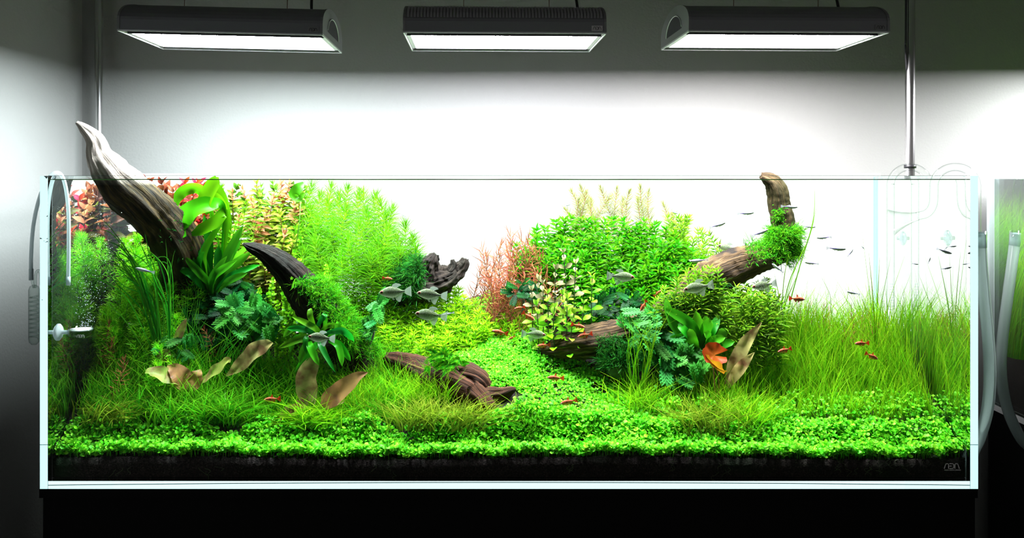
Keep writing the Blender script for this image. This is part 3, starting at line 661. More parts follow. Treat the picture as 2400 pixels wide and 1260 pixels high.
w_stump, i_stump = wood('gnarled dark driftwood stump at the back between the two plant groups', [
    ('trunk', [(930, 680, 2.08, 26), (968, 655, 2.08, 30), (1000, 640, 2.08, 28), (1035, 645, 2.08, 22), (1062, 640, 2.08, 20), (1085, 622, 2.08, 13), (1091, 606, 2.08, 7)], {}),
    ('body', [(925, 695, 2.075, 22), (975, 676, 2.065, 30), (1020, 668, 2.06, 28), (1052, 656, 2.06, 20), (1072, 640, 2.06, 9)], {}),
    ('knob', [(985, 660, 2.06, 22), (1003, 628, 2.06, 21), (1016, 606, 2.06, 14), (1022, 596, 2.06, 6)], {}),
    ('knob', [(1052, 640, 2.07, 12), (1062, 622, 2.07, 9), (1060, 608, 2.07, 4)], {})],
    M['wood_grey'], P(975, 720, 2.08), amp=.35, groove=.5, knob=.3, nL=16, nA=48)
w_right, i_right = wood('long brown driftwood log at the right with a mossy fork and upright branch', [
    ('log', [(1268, 822, 1.985, 8), (1300, 815, 1.98, 22), (1350, 805, 1.975, 34), (1410, 795, 1.97, 40), (1470, 780, 1.975, 38), (1530, 752, 1.985, 32), (1590, 712, 2.0, 32), (1640, 672, 2.01, 38), (1680, 645, 2.01, 42), (1730, 622, 2.02, 38), (1785, 606, 2.03, 32), (1830, 590, 2.04, 24), (1850, 584, 2.04, 12), (1856, 580, 2.04, 5)], dict(nL=9, nA=44)),
    ('branch', [(1818, 592, 2.035, 20), (1838, 556, 2.04, 25), (1836, 520, 2.045, 26), (1828, 480, 2.05, 25), (1824, 448, 2.05, 23), (1812, 426, 2.05, 19), (1796, 416, 2.05, 13), (1784, 411, 2.05, 7)], {})],
    M['wood_brown'], P(1420, 850, 1.97), amp=.12, groove=.34, knob=.09)
for lab, pts, mt in (('small reddish wood piece half buried at the foot of the carpet path', [(1296, 990, 1.855, 10), (1315, 1002, 1.85, 20), (1330, 1018, 1.845, 18), (1340, 1034, 1.84, 8)], 'wood_red'),
                     ('pale wood piece at the base of the grass tuft on the right', [(1690, 1024, 1.835, 8), (1715, 1026, 1.83, 14), (1745, 1028, 1.83, 12), (1768, 1026, 1.83, 5)], 'wood_brown')):
    wood(lab, [('chunk', pts, {})], M[mt], P(pts[1][0], pts[1][1] + 15, pts[1][2]), amp=.25, groove=.2)
# ------------------------------------------------------------------ plant colours
Y = dict(
    carpet=[(0, (.06, .32, .004)), (.5, (.14, .66, .014)), (1, (.25, .82, .05))],
    grass=[(0, (.06, .24, .004)), (.5, (.20, .56, .008)), (1, (.34, .70, .02))],
    grass_deep=[(0, (.02, .13, .003)), (.5, (.07, .36, .006)), (1, (.18, .56, .02))],
    grass_tan=[(0, (.06, .14, .006)), (.6, (.20, .36, .015)), (1, (.42, .54, .05))],
    vall=[(0, (.03, .26, .012)), (.6, (.07, .60, .03)), (1, (.18, .76, .05))],
    backfill=[(0, (.03, .09, .006)), (.5, (.06, .15, .010)), (1, (.11, .20, .02))],  # dark tone painted in as shaded depth behind the front stems
    needle=[(0, (.24, .48, .008)), (.4, (.11, .38, .006)), (1, (.12, .42, .012))],
    needle_pale=[(0, (.22, .26, .05)), (1, (.34, .38, .10))],
    ambulia=[(0, (.14, .50, .006)), (.6, (.22, .70, .014)), (1, (.36, .80, .04))],
    lime=[(0, (.18, .50, .004)), (.5, (.32, .68, .010)), (1, (.44, .76, .03))],
    bush=[(0, (.03, .22, .003)), (.5, (.055, .33, .004)), (1, (.12, .46, .008))],
    bush_olive=[(0, (.08, .26, .006)), (.5, (.16, .40, .012)), (1, (.28, .50, .03))],
    pink=[(0, (.20, .12, .03)), (.5, (.36, .11, .05)), (1, (.46, .13, .08))],
    red=[(0, (.30, .012, .010)), (.5, (.50, .016, .012)), (1, (.56, .03, .02))],
    maroon=[(0, (.10, .035, .015)), (.5, (.19, .045, .022)), (1, (.28, .08, .04))],
    olive=[(0, (.07, .09, .010)), (.5, (.13, .14, .02)), (1, (.24, .20, .06))],
    rosy=[(0, (.40, .17, .07)), (.5, (.55, .24, .11)), (1, (.60, .30, .13))],
    yellowgreen=[(0, (.15, .25, .015)), (.5, (.26, .38, .025)), (1, (.42, .46, .06))],
    round=[(0, (.10, .40, .006)), (1, (.26, .62, .015))],
    bacopa=[(0, (.11, .36, .010)), (.5, (.20, .46, .02)), (1, (.36, .52, .07))],
    bacopa_tan=[(0, (.16, .18, .06)), (.5, (.28, .28, .13)), (1, (.36, .32, .17))],
    fern=[(0, (.004, .07, .002)), (.5, (.008, .14, .004)), (1, (.03, .26, .006))],
    fern_light=[(0, (.025, .20, .003)), (.5, (.04, .30, .005)), (1, (.09, .42, .010))],
    wavy=[(0, (.05, .28, .002)), (.5, (.085, .34, .003)), (1, (.07, .30, .003))],
    bolbitis=[(0, (.002, .025, .004)), (.5, (.003, .05, .008)), (1, (.008, .10, .018))],
    wisteria=[(0, (.010, .14, .014)), (.5, (.024, .26, .026)), (1, (.07, .40, .06))],
    moss=[(0, (.010, .09, .002)), (.5, (.045, .30, .006)), (1, (.14, .55, .015))],
    moss_dark=[(0, (.004, .04, .004)), (.5, (.010, .11, .010)), (1, (.035, .25, .02))],
    crypt=[(0, (.34, .32, .09)), (.5, (.48, .42, .15)), (1, (.46, .46, .14))],
    crypt_brown=[(0, (.32, .18, .06)), (.5, (.44, .25, .09)), (1, (.38, .25, .08))],
    crypt_green=[(0, (.26, .36, .06)), (.5, (.42, .50, .10)), (1, (.36, .48, .08))],
    lotus=[(0, (.38, .14, .012)), (.5, (.46, .13, .010)), (1, (.36, .07, .006))],
    lotus_gold=[(0, (.34, .22, .010)), (.5, (.38, .20, .008)), (1, (.30, .14, .006))],
)
LM = {}
for k, st in Y.items():
    kw = {}
    if k.startswith('crypt'): kw = dict(trans=.45, blotch=((.24, .13, .06), 35), veins=True, var=.15)
    elif k in ('fern', 'fern_light', 'wavy'): kw = dict(trans=.45, var=.3, gloss=.010, veins=True)
    elif k in ('lotus', 'lotus_gold'): kw = dict(trans=.5, var=.1, veins=True)
    elif k in ('needle', 'lime', 'ambulia', 'needle_pale', 'bush'): kw = dict(trans=.5, var=.35)
    LM[k] = leafmat('leaf_' + k, st, **kw)
M['stem_green'] = princ('stem_green', (.12, .30, .03), .6)
M['stem_red'] = princ('stem_red', (.22, .06, .04), .6)
M['stem_dark'] = princ('stem_dark', (.02, .05, .012), .7)

def zbase(x, D): return float(ground(x, D))
def inside(poly, x, y):
    c = False; n = len(poly); j = n - 1
    for i in range(n):
        xi, yi = poly[i]; xj, yj = poly[j]
        if (yi > y) != (yj > y) and x < (xj - xi) * (y - yi) / (yj - yi) + xi: c = not c
        j = i
    return c
def scatter(poly, n, Dn, Df, jit=.02, mind=None):
    """tips spread over a plant group: low tips stand near (Dn), high tips far (Df)"""
    xs = [p[0] for p in poly]; ys = [p[1] for p in poly]; out = []; mind = mind or .75 * math.sqrt((max(xs) - min(xs)) * (max(ys) - min(ys)) / n) * .8
    tries = 0
    while len(out) < n and tries < n * 60:
        tries += 1; x, y = R(min(xs), max(xs)), R(min(ys), max(ys))
        if not inside(poly, x, y): continue
        if tries < n * 40 and any((x - o[0]) ** 2 + (y - o[1]) ** 2 < mind ** 2 for o in out): continue
        t = (max(ys) - y) / (max(ys) - min(ys)); out.append((x, y, min(2.195, Dn + (Df - Dn) * t + R(-jit, jit))))
    return out
def fit(x): return x if abs(x) < .86 else math.copysign(.855 - R(0, .16), x)     # keep shoots inside the panes
def zone(tip, box):       # where in its bunch a shoot stands
    u = (tip[0] - box[0]) / max(1, box[1] - box[0]); v = (tip[1] - box[2]) / max(1, box[3] - box[2])
    return ('upper' if v < .34 else 'lower' if v > .67 else 'middle') + ' ' + ('left' if u < .34 else 'right' if u > .67 else 'centre')
GBOX = {}
def zoned(label, group, tip):
    if group not in GBOX: return label
    return label + ', ' + zone(tip, GBOX[group])
def frame_of(T):
    u = np.cross(T, [.31, .77, .55]); u /= np.linalg.norm(u); return u, np.cross(T, u)
def stem_path(base, tip, sway, n):
    base, tip = V3(base), V3(tip); mid = (base + tip) / 2 + np.array([RNG.normal() * sway, RNG.normal() * sway * .5, 0])
    t = np.linspace(0, 1, n)[:, None]
    return base * (1 - t) ** 2 + 2 * mid * t * (1 - t) + tip * t ** 2
def stem_plant(name, label, cat, group, tip, mat, stemmat, n=8, L=.03, W=.0016, gap=.008, a0=1.35, a1=.45, droop=0.0, prof=NEEDLE, cols=2, lean=.03, sway=.012, top=1.0, bare=.0, stem_r=.0009, Ltip=.55, maxh=.30, wob=.25, fork=0):
    tx, ty, D = tip; t3 = P(tx, ty, D); t3.x = fit(t3.x); bx = t3.x + RNG.normal() * lean; bD = min(2.19, max(1.80, D + R(-.01, .02)))
    bx = max(-.87, min(.87, bx)); bz = zbase(bx, bD)
    if t3.z - bz > maxh: bz = t3.z - maxh
    bz = min(bz - .005, t3.z - .04)
    base = Vector((bx, bD, bz)); root = empty(name, base, label=zoned(label, group, tip), cat=cat, group=group)
    h = (t3 - base).length; path = stem_path(base, t3, sway, 14)
    V, Fq, _ = tube_arr(path - V3(base), np.linspace(stem_r, stem_r * .6, 14), 5, cap=False)
    link('stem', mesh_np('stem', V, Fq), stemmat, root)
    nodes = max(3, int(h * (1 - bare) / gap)); Pb = []; d = []; c = []; Ls = []; nr = []; rn = []
    sd = R(0, 1)
    for k in range(nodes + 1):
        t = bare + (1 - bare) * k / nodes; fi = t * 13; i = min(12, int(fi)); p = path[i] + (path[i + 1] - path[i]) * (fi - i); T = norm(path[min(13, i + 1)] - path[i]); u, v = frame_of(T)
        near = max(0, 1 - (1 - t) * h / (gap * 4.5))            # 1 at the growing tip
        a = a0 + (a1 - a0) * near
        for q in range(n):
            ph = 2 * math.pi * (q / n) + k * (math.pi / n if n > 2 else math.pi / 2) + RNG.normal() * .12
            o = math.cos(ph) * u + math.sin(ph) * v; aa = a + RNG.normal() * .15
            dd = T * math.cos(aa) + o * math.sin(aa); Pb.append(p); d.append(dd); nr.append(T * .35 + np.array([0, -1., .35]) + RNG.normal(size=3) * .45)
            c.append(np.array([0, 0, -droop]) + RNG.normal(size=3) * wob * .3); Ls.append(L * (1 - (1 - Ltip) * near) * R(.8, 1.15)); rn.append((sd * .5 + R(0, .5)))
    Pb, d, c, Ls, nr, rn = map(np.array, (Pb, d, c, Ls, nr, rn))
    acc = Acc(); acc.add(*ribbons(Pb - V3(base), d, Ls, W, c, prof, nr, cols, rnd=rn))
    for f in range(fork):       # feathery side needles
        s0 = .3 + .45 * (f // 2) / max(1, fork / 2 - .5); sg = 1 if f % 2 else -1
        Pf = Pb - V3(base) + Ls[:, None] * (d * s0 + c * s0 ** 2); df = norm(d + sg * .8 * norm(np.cross(d, nr)))
        acc.add(*ribbons(Pf, df, Ls * (.5 - .2 * s0), W * .8, c, prof, nr, cols, rnd=rn))
    link('foliage', acc.mesh('foliage', add=base), mat, root, kind='stuff')
    return root

# single leaves shared by many plants: unit length along +X, unit width along Y, faces up
def leaf_me(name, prof, curve=.15, fold=.2, ripple=0.0, K=None, lobes=None, width=1.0):
    K = len(prof); s = np.linspace(0, 1, K); V = []; S = []
    for i in range(K):
        z = -curve * s[i] ** 2; h = prof[i] * .5 * width
        rp = ripple * math.sin(s[i] * 21)
        V += [(s[i], -h, z + fold * h + rp * h), (s[i], 0, z), (s[i], h, z + fold * h - rp * h)]; S += [s[i]] * 3
    b_ = np.arange(K - 1)[:, None] * 3 + np.arange(2)[None]; Fq = np.stack([b_, b_ + 3, b_ + 4, b_ + 1], -1).reshape(-1, 4)
    return mesh_np(name, V, Fq, S, np.zeros(len(V)))
def smoothprof(pts, K): xs = np.linspace(0, 1, len(pts)); return np.interp(np.linspace(0, 1, K), xs, pts)
def lobed_me(name, npairs=6, deep=.5):
    """a pinnately cut leaf: midrib with rounded toothed lobes"""
    acc = Acc()
    acc.add(*ribbons([[0, 0, 0]], [1, 0, 0], 1.0, .07, [0, 0, -.08], [.4, 1, 1, .8, .3], [0, 0, 1.], 2))
    for k in range(npairs):
        s0 = .12 + .74 * k / (npairs - 1); l = .44 * math.sin(math.pi * (.22 + .62 * k / npairs)) + .06
        for sg in (-1, 1):
            d = norm(np.array([.75, sg * 1.0, .12])); p0 = np.array([s0, 0, -.08 * s0 ** 2])
            acc.add(*ribbons([p0], d, l, l * .30, [.12, 0, -.15], [.5, .8, 1, .8, .25], [0, 0, 1.], 2))
            p1 = p0 + d * l * .55
            for e in (-1, 1): acc.add(*ribbons([p0 + d * l * .3], norm(d + e * .8 * np.array([-sg * d[1], sg * d[0], 0])), l * .34, l * .17, [0, 0, -.1], [.6, 1, .3], [0, 0, 1.], 2)); acc.add(*ribbons([p1], norm(d + e * .7 * np.array([-sg * d[1], sg * d[0], 0])), l * .36, l * .18, [0, 0, -.1], [.6, 1, .3], [0, 0, 1.], 2))
    acc.add(*ribbons([[.93, 0, -.07]], [1, 0, -.1], .2, .16, [0, 0, -.1], [.7, 1, .85, .3], [0, 0, 1.], 2))
    V = np.concatenate(acc.V); S = V[:, 0]
    return mesh_np(name, V, np.concatenate(acc.F), np.clip(S, 0, 1), np.zeros(len(V)))
LEAF = {}
def leafmesh(key, matkey):       # one mesh datablock per shape and colour
    k = (key, matkey)
    if k not in LEAF:
        me = {'ovate': lambda: leaf_me('leaf', smoothprof(OVATE, 7), .2, .25), 'round': lambda: leaf_me('leaf', smoothprof(OBOV, 7), .12, .2),
              'lance': lambda: leaf_me('leaf', smoothprof(LANCE, 7), .2, .3), 'lobed': lambda: lobed_me('leaf'), 'lobed_fine': lambda: lobed_me('leaf', 6)}[key]()
        me.materials.append(LM[matkey]); LEAF[k] = me
    return LEAF[k]
def place_leaf(me, parent, p, d, up, L, W, name='leaf'):
    d = norm(np.array(d, float)); sd = np.cross(up, d); sd = sd / (np.linalg.norm(sd) + 1e-9); n_ = np.cross(d, sd)
    o = bpy.data.objects.new(name, me); COL.objects.link(o); o.parent = parent
    m4 = Matrix(((d[0] * L, sd[0] * W, n_[0] * L, p[0]), (d[1] * L, sd[1] * W, n_[1] * L, p[1]), (d[2] * L, sd[2] * W, n_[2] * L, p[2]), (0, 0, 0, 1)))
    o.matrix_basis = m4; return o
def broad_plant(name, label, cat, group, tip, mats, stemmat, L=.022, W=.011, gap=.014, nodes=8, a0=1.35, a1=.5, shape='ovate', lean=.02, sway=.01, maxh=.22, per=2, stem_r=.0012):
    """a stem with broad leaves set singly; mats lists colours from the tip downwards"""
    tx, ty, D = tip; t3 = P(tx, ty, D); t3.x = fit(t3.x); bx = max(-.87, min(.87, t3.x + RNG.normal() * lean)); bD = min(2.19, D + R(0, .02)); bz = zbase(bx, bD)
    if t3.z - bz > maxh: bz = t3.z - maxh
    bz = min(bz - .005, t3.z - .04); base = Vector((bx, bD, bz)); root = empty(name, base, label=zoned(label, group, tip), cat=cat, group=group)
    path = stem_path(base, t3, sway, 14) - V3(base); V, Fq, _ = tube_arr(path, np.linspace(stem_r, stem_r * .7, 14), 5, cap=False)
    link('stem', mesh_np('stem', V, Fq), stemmat, root); h = np.linalg.norm(path[-1])
    for k in range(nodes):
        t = 1 - k * gap / h - (.0 if k else 0)
        if t < .05: break
        fi = t * 13; i = min(12, int(fi)); p = path[i] + (path[i + 1] - path[i]) * (fi - i); T = norm(path[i + 1] - path[i]); u, v = frame_of(T)
        near = max(0, 1 - k / 3.0); a = a0 + (a1 - a0) * near; mk = mats[min(len(mats) - 1, int(k * len(mats) / nodes + R(0, .7)))]
        for q in range(per):
            ph = 2 * math.pi * q / per + k * math.pi / 2 + R(-.35, .35) + .4; o = math.cos(ph) * u + math.sin(ph) * v; aa = a + R(-.2, .2)
            sc = R(.8, 1.15) * (1 - .4 * near)
            place_leaf(leafmesh(shape, mk), root, p, T * math.cos(aa) + o * math.sin(aa), T * .7 + np.array([0, -.8, .3]) + RNG.normal(size=3) * .35, L * sc, W * sc)
    return root
def long_leaf(parent, pts, w, mat, name='leaf', prof=(.3, .7, 1, 1, .9, .6, .08), ripple=.0, fold=.25, facing=(0, -1, .25), n=6, twist=0.0):
    """one large leaf along a world-space midrib"""
    C = catmull(pts, n); K = len(C); s = np.linspace(0, 1, K); T = norm(np.gradient(C, axis=0)); pr = np.interp(s, np.linspace(0, 1, len(prof)), prof) * w / 2
    f = np.array(facing, float); V = []; S = []; ph = R(0, 6)
    for i in range(K):
        ff = f + twist * (s[i] - .3) * np.cross(T[i], f)
        sd = np.cross(T[i], ff); sd /= np.linalg.norm(sd) + 1e-9; nr = np.cross(sd, T[i]); rp = ripple * math.sin(s[i] * 19 + ph); rq = ripple * math.sin(s[i] * 17 + ph + 2)
        V += [C[i] - sd * pr[i] + nr * pr[i] * (fold + rp), C[i] - sd * pr[i] * .5 + nr * pr[i] * fold * .35, C[i], C[i] + sd * pr[i] * .5 + nr * pr[i] * fold * .35, C[i] + sd * pr[i] + nr * pr[i] * (fold + rq)]; S += [s[i]] * 5
    V = np.array(V) - V3(parent.location); b_ = np.arange(K - 1)[:, None] * 5 + np.arange(4)[None]; Fq = np.stack([b_, b_ + 5, b_ + 6, b_ + 1], -1).reshape(-1, 4)
    # thickness: the leaf is a sheet with a back face a fraction of a millimetre behind
    o = link(name, mesh_np(name, V, Fq, S, np.full(len(V), R(0, 1))), mat, parent); return o

# ------------------------------------------------------------------ background stems, left to right
G1 = 'red leaved stems at the back left'; GBOX[G1] = (125, 470, 430, 600)
red_tips = [(150, 455, 2.12), (200, 432, 2.14), (185, 490, 2.10), (240, 470, 2.12), (285, 505, 2.10), (160, 520, 2.08), (230, 520, 2.08), (340, 428, 2.14), (310, 545, 2.10), (270, 560, 2.08), (130, 480, 2.12), (380, 432, 2.14), (360, 450, 2.16), (405, 450, 2.15), (395, 480, 2.14), (135, 430, 2.16), (260, 432, 2.16), (470, 470, 2.16), (350, 590, 2.10), (210, 560, 2.08), (430, 470, 2.15), (165, 445, 2.17), (300, 470, 2.16)]
red_tips += scatter([(125, 440), (330, 440), (420, 470), (400, 560), (330, 600), (140, 560)], 26, 2.09, 2.17, .01)
for i, t in enumerate(red_tips):
    mats = [['red', 'maroon', 'olive'], ['maroon', 'maroon', 'olive'], ['rosy', 'maroon', 'olive'], ['maroon', 'olive', 'olive']][i % 4]
    broad_plant('red_stem_plant', 'red and brown broad-leaved stem in the thicket under the tilted driftwood', 'plant', G1, t, mats, M['stem_red'], L=.034, W=.018, gap=.016, nodes=9, maxh=.2, shape='ovate')
for t in ((432, 430, 2.02), (458, 432, 2.03), (478, 440, 2.02), (445, 445, 2.06)):
    broad_plant('red_stem_plant', 'vivid scarlet stem top touching the surface behind the wavy green leaves', 'plant', 'scarlet stem tops', t, ['red', 'red', 'maroon'], M['stem_red'], L=.030, W=.013, gap=.013, nodes=6, maxh=.16)
GBOX['stems over the right log'] = (1525, 1692, 625, 740); GBOX['bright stems before the fork'] = (1690, 1825, 660, 775); GBOX['shaded stems at the back left'] = (125, 740, 440, 720); GBOX['arching stems under the driftwood fork'] = (1560, 1825, 655, 780); GBOX['star shoots at the head of the path'] = (1130, 1250, 700, 770); GBOX['tiny round-leaved stems'] = (608, 765, 530, 735)
G2 = 'feathery green stems at the left'; GBOX[G2] = (125, 415, 545, 860)
for t in [(322, 560, 2.03), (295, 572, 2.05), (190, 556, 2.08), (150, 575, 2.06), (240, 585, 2.07), (255, 620, 2.03), (205, 635, 2.03), (330, 640, 2.00), (375, 655, 2.02), (150, 650, 2.00), (285, 665, 1.98), (230, 680, 1.97), (180, 700, 1.96), (345, 690, 1.97), (300, 710, 1.96), (140, 730, 1.94), (250, 735, 1.95), (200, 750, 1.95), (370, 720, 1.98), (325, 755, 1.95), (390, 600, 2.07), (135, 620, 2.08), (160, 820, 1.90), (190, 845, 1.90), (145, 860, 1.88), (270, 780, 1.94), (230, 800, 1.93)] + scatter([(125, 590), (230, 545), (330, 545), (410, 620), (415, 760), (300, 820), (130, 840)], 16, 1.95, 2.08, .02):
    stem_plant('feathery_stem_plant', 'feathery light green stem in the bank around the diffuser', 'plant', G2, t, LM['ambulia'], M['stem_green'], n=11, L=.036, W=.0016, gap=.011, a0=1.3, a1=.6, droop=-.05, fork=4, maxh=.16, bare=.15, prof=NEEDLE)
for t in [(255, 760, 1.93), (262, 800, 1.92), (175, 845, 1.88), (480, 775, 1.95)]:
    stem_plant('bronze_stem_plant', 'thin bronze-tipped stem among the grass below the diffuser', 'plant', 'bronze stems at the left', t, LM['pink'], M['stem_red'], n=5, L=.022, W=.0014, gap=.008, maxh=.10, droop=-.1)
G3 = 'pink and yellow stems behind the pointed branch'; GBOX[G3] = (540, 705, 430, 610)
for i, t in enumerate([(570, 445, 2.10), (602, 432, 2.12), (590, 470, 2.08), (640, 462, 2.10), (655, 500, 2.08), (625, 500, 2.07), (668, 548, 2.05), (622, 575, 2.04), (690, 478, 2.12), (560, 510, 2.08), (690, 560, 2.06), (645, 600, 2.03), (600, 545, 2.06), (700, 440, 2.13), (660, 432, 2.15), (545, 450, 2.12), (540, 560, 2.06), (680, 430, 2.15), (575, 600, 2.05), (615, 530, 2.1)]):
    broad_plant('rosy_stem_plant', 'yellow-green stem with rosy top in the group behind the pointed dark branch', 'plant', G3, t, [['rosy', 'yellowgreen', 'yellowgreen'], ['yellowgreen', 'yellowgreen', 'olive'], ['rosy', 'rosy', 'yellowgreen']][i % 3], M['stem_red'], L=.025, W=.0095, gap=.0095, nodes=12, maxh=.2, shape='lance', per=3)
for t in [(575, 480, 2.02), (530, 500, 2.03), (552, 528, 2.01), (612, 440, 2.05), (520, 440, 2.10), (640, 432, 2.12)]:
    stem_plant('needle_stem_plant', 'needle-leaved green stem between the wavy leaves and the rosy stems', 'plant', 'needle stems among the rosy stems', t, LM['needle'], M['stem_green'], n=11, L=.026, W=.0013, gap=.010, maxh=.14, droop=.05)
for t in [(655, 640, 1.99), (675, 662, 1.99), (690, 688, 1.985), (640, 655, 2.0), (665, 690, 1.98), (700, 610, 2.02), (690, 590, 2.04), (705, 560, 2.06), (608, 680, 1.98), (650, 710, 1.98), (685, 720, 1.975), (630, 690, 1.99), (710, 635, 2.03), (765, 625, 2.0), (640, 735, 1.97), (670, 735, 1.97), (700, 530, 2.08), (695, 660, 2.0)]:
    stem_plant('roundleaf_stem_plant', 'trailing stem of tiny round light green leaves behind the dark branch', 'plant', 'tiny round-leaved stems', t, LM['round'], M['stem_green'], n=3, L=.0095, W=.0075, gap=.007, a0=1.3, a1=.8, prof=OBOV, cols=3, maxh=.10, lean=.01, Ltip=.8)
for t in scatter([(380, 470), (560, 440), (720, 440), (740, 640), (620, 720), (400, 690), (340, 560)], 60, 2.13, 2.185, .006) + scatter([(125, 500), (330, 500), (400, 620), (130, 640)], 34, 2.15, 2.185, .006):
    stem_plant('olive_stem_plant', 'dark olive stem added as painted shade in the back left thicket', 'plant', 'shaded stems at the back left', t, LM['backfill'], M['stem_dark'], n=5, L=.030, W=.0095, gap=.013, a0=1.2, a1=.7, droop=.15, prof=OVATE, maxh=.16, Ltip=.7)  # stems added in a dark colour to paint depth into the gaps
G4 = 'pale green needle bush'; GBOX[G4] = (700, 985, 440, 620)
needle_tips = [(738, 565, 2.05), (816, 563, 2.045), (909, 538, 2.07), (871, 600, 2.04), (811, 489, 2.10), (842, 530, 2.07), (728, 494, 2.10), (768, 476, 2.11), (890, 476, 2.13), (730, 440, 2.16), (775, 442, 2.17), (815, 445, 2.17), (850, 452, 2.17), (880, 462, 2.17), (920, 492, 2.15), (950, 528, 2.13), (968, 560, 2.11), (930, 555, 2.10), (780, 530, 2.08), (745, 520, 2.09), (860, 500, 2.12), (905, 510, 2.14), (710, 470, 2.14), (700, 540, 2.09), (800, 600, 2.04), (770, 620, 2.03), (935, 590, 2.08), (840, 460, 2.15), (795, 460, 2.14), (885, 570, 2.06), (750, 460, 2.15), (712, 590, 2.04), (975, 585, 2.1)]
for t in needle_tips:
    stem_plant('needle_stem_plant', 'tall stem with whorls of long pale green needles in the rounded bush', 'plant', G4, t, LM['needle'], M['stem_green'], n=18, L=.048, W=.0012, gap=.0085, a0=1.15, a1=.4, droop=.12, maxh=.19, wob=.45, prof=[.8, 1, .7, .1])
G5 = 'lime green mound of star shoots'; GBOX[G5] = (820, 1150, 660, 815)
for t in scatter([(820, 700), (860, 678), (930, 662), (1000, 660), (1075, 678), (1125, 715), (1150, 760), (1130, 800), (1060, 815), (960, 805), (880, 790), (840, 750)], 120, 1.99, 2.10, .01):
    stem_plant('star_stem_plant', 'lime green star-shaped shoot in the low mound at the centre', 'plant', G5, t, LM['lime'], M['stem_green'], n=9, L=.024, W=.0024, gap=.008, a0=1.3, a1=.8, droop=.16, Ltip=.75, maxh=.055, lean=.008, sway=.003)
for t in scatter([(1130, 740), (1180, 700), (1230, 700), (1250, 740), (1200, 770), (1150, 770)], 26, 2.02, 2.09, .01):
    stem_plant('star_stem_plant', 'green star shoot at the head of the carpet path beside the mound', 'plant', 'star shoots at the head of the path', t, LM['lime'], M['stem_green'], n=7, L=.019, W=.0017, gap=.006, a0=1.2, a1=.6, maxh=.06, lean=.008)
G6 = 'reddish needle stems'; GBOX[G6] = (1118, 1262, 545, 700)
for t in scatter([(1118, 590), (1150, 555), (1205, 550), (1250, 545), (1262, 600), (1255, 680), (1200, 700), (1140, 690)], 34, 2.04, 2.11, .012):
    stem_plant('reddish_stem_plant', 'reddish brown needle-leaved stem left of the big green bush', 'plant', G6, t, LM['pink'], M['stem_red'], n=3, L=.028, W=.0017, gap=.0075, a0=.95, a1=.5, droop=-.15, maxh=.12, wob=1.1, lean=.04, Ltip=.8)
G7 = 'bright green bush of narrow leaves'; GBOX[G7] = (1200, 1680, 505, 740)
for t in scatter([(1200, 585), (1255, 540), (1300, 520), (1360, 505), (1450, 505), (1540, 520), (1600, 560), (1650, 600), (1680, 640), (1640, 700), (1560, 730), (1480, 740), (1420, 720), (1380, 660), (1330, 640), (1260, 640)], 135, 2.02, 2.15, .015):
    stem_plant('bushy_stem_plant', 'bright green narrow-leaved stem in the large bush right of centre', 'plant', G7, t, LM['bush'], M['stem_green'], n=6, L=.029, W=.0046, gap=.0085, a0=1.25, a1=.85, droop=.16, Ltip=.7, prof=LANCE, cols=3, maxh=.10, lean=.012)
G8 = 'pale wispy stems over the bush'; GBOX[G8] = (1325, 1576, 440, 505)
for t in [(1340, 450, 2.18), (1356, 470, 2.17), (1374, 452, 2.18), (1408, 442, 2.18), (1446, 444, 2.18), (1430, 462, 2.17), (1475, 450, 2.18), (1520, 450, 2.18), (1495, 470, 2.17), (1385, 470, 2.17), (1555, 480, 2.16), (1460, 470, 2.17), (1325, 490, 2.17), (1362, 440, 2.19), (1500, 440, 2.19), (1576, 505, 2.15)]:
    stem_plant('wispy_stem_plant', 'pale wispy stem rising above the large green bush', 'plant', G8, t, LM['needle_pale'], M['stem_red'], n=9, L=.024, W=.0009, gap=.006, a0=1.0, a1=.35, droop=-.1, maxh=.11, lean=.03, stem_r=.0008)
G9 = 'fine olive stems at the right shoulder'; GBOX[G9] = (1540, 1720, 490, 660)
for t in scatter([(1540, 530), (1590, 490), (1640, 530), (1690, 570), (1720, 620), (1690, 660), (1620, 600)], 30, 2.08, 2.15, .012):
    stem_plant('olive_stem_plant', 'fine olive green stem on the right shoulder of the bush', 'plant', G9, t, LM['bush_olive'], M['stem_green'], n=6, L=.022, W=.0026, gap=.008, a0=1.2, a1=.8, Ltip=.7, maxh=.09, prof=LANCE, lean=.015)
for t in scatter([(1560, 700), (1640, 670), (1700, 660), (1760, 655), (1815, 660), (1825, 720), (1790, 770), (1730, 780), (1690, 745), (1620, 730)], 44, 1.99, 2.06, .012):
    stem_plant('olive_stem_plant', 'arching green stem below the driftwood fork on the right', 'plant', 'arching stems under the driftwood fork', t, LM['bush_olive'], M['stem_green'], n=5, L=.027, W=.0032, gap=.008, a0=1.2, a1=.6, maxh=.08, prof=LANCE, droop=.2, lean=.02)
for t in scatter([(1525, 725), (1560, 670), (1620, 625), (1680, 625), (1692, 690), (1620, 715), (1570, 740)], 26, 1.945, 1.965, .006):
    stem_plant('olive_stem_plant', 'green stem hanging over the middle of the right log', 'plant', 'stems over the right log', t, LM['bush_olive'], M['stem_green'], n=6, L=.024, W=.0030, gap=.008, a0=1.2, a1=.8, maxh=.06, prof=LANCE, droop=.2, lean=.012, Ltip=.7)
for t in scatter([(1690, 690), (1730, 660), (1790, 665), (1825, 690), (1815, 760), (1760, 775), (1700, 750)], 26, 1.93, 1.955, .006):
    stem_plant('olive_stem_plant', 'bright arching stem in front of the shade below the fork', 'plant', 'bright stems before the fork', t, LM['bush_olive'], M['stem_green'], n=6, L=.028, W=.0030, gap=.009, a0=1.2, a1=.8, maxh=.08, prof=LANCE, droop=.25, lean=.02, Ltip=.7)
G10 = 'broad-leaved upright stems'
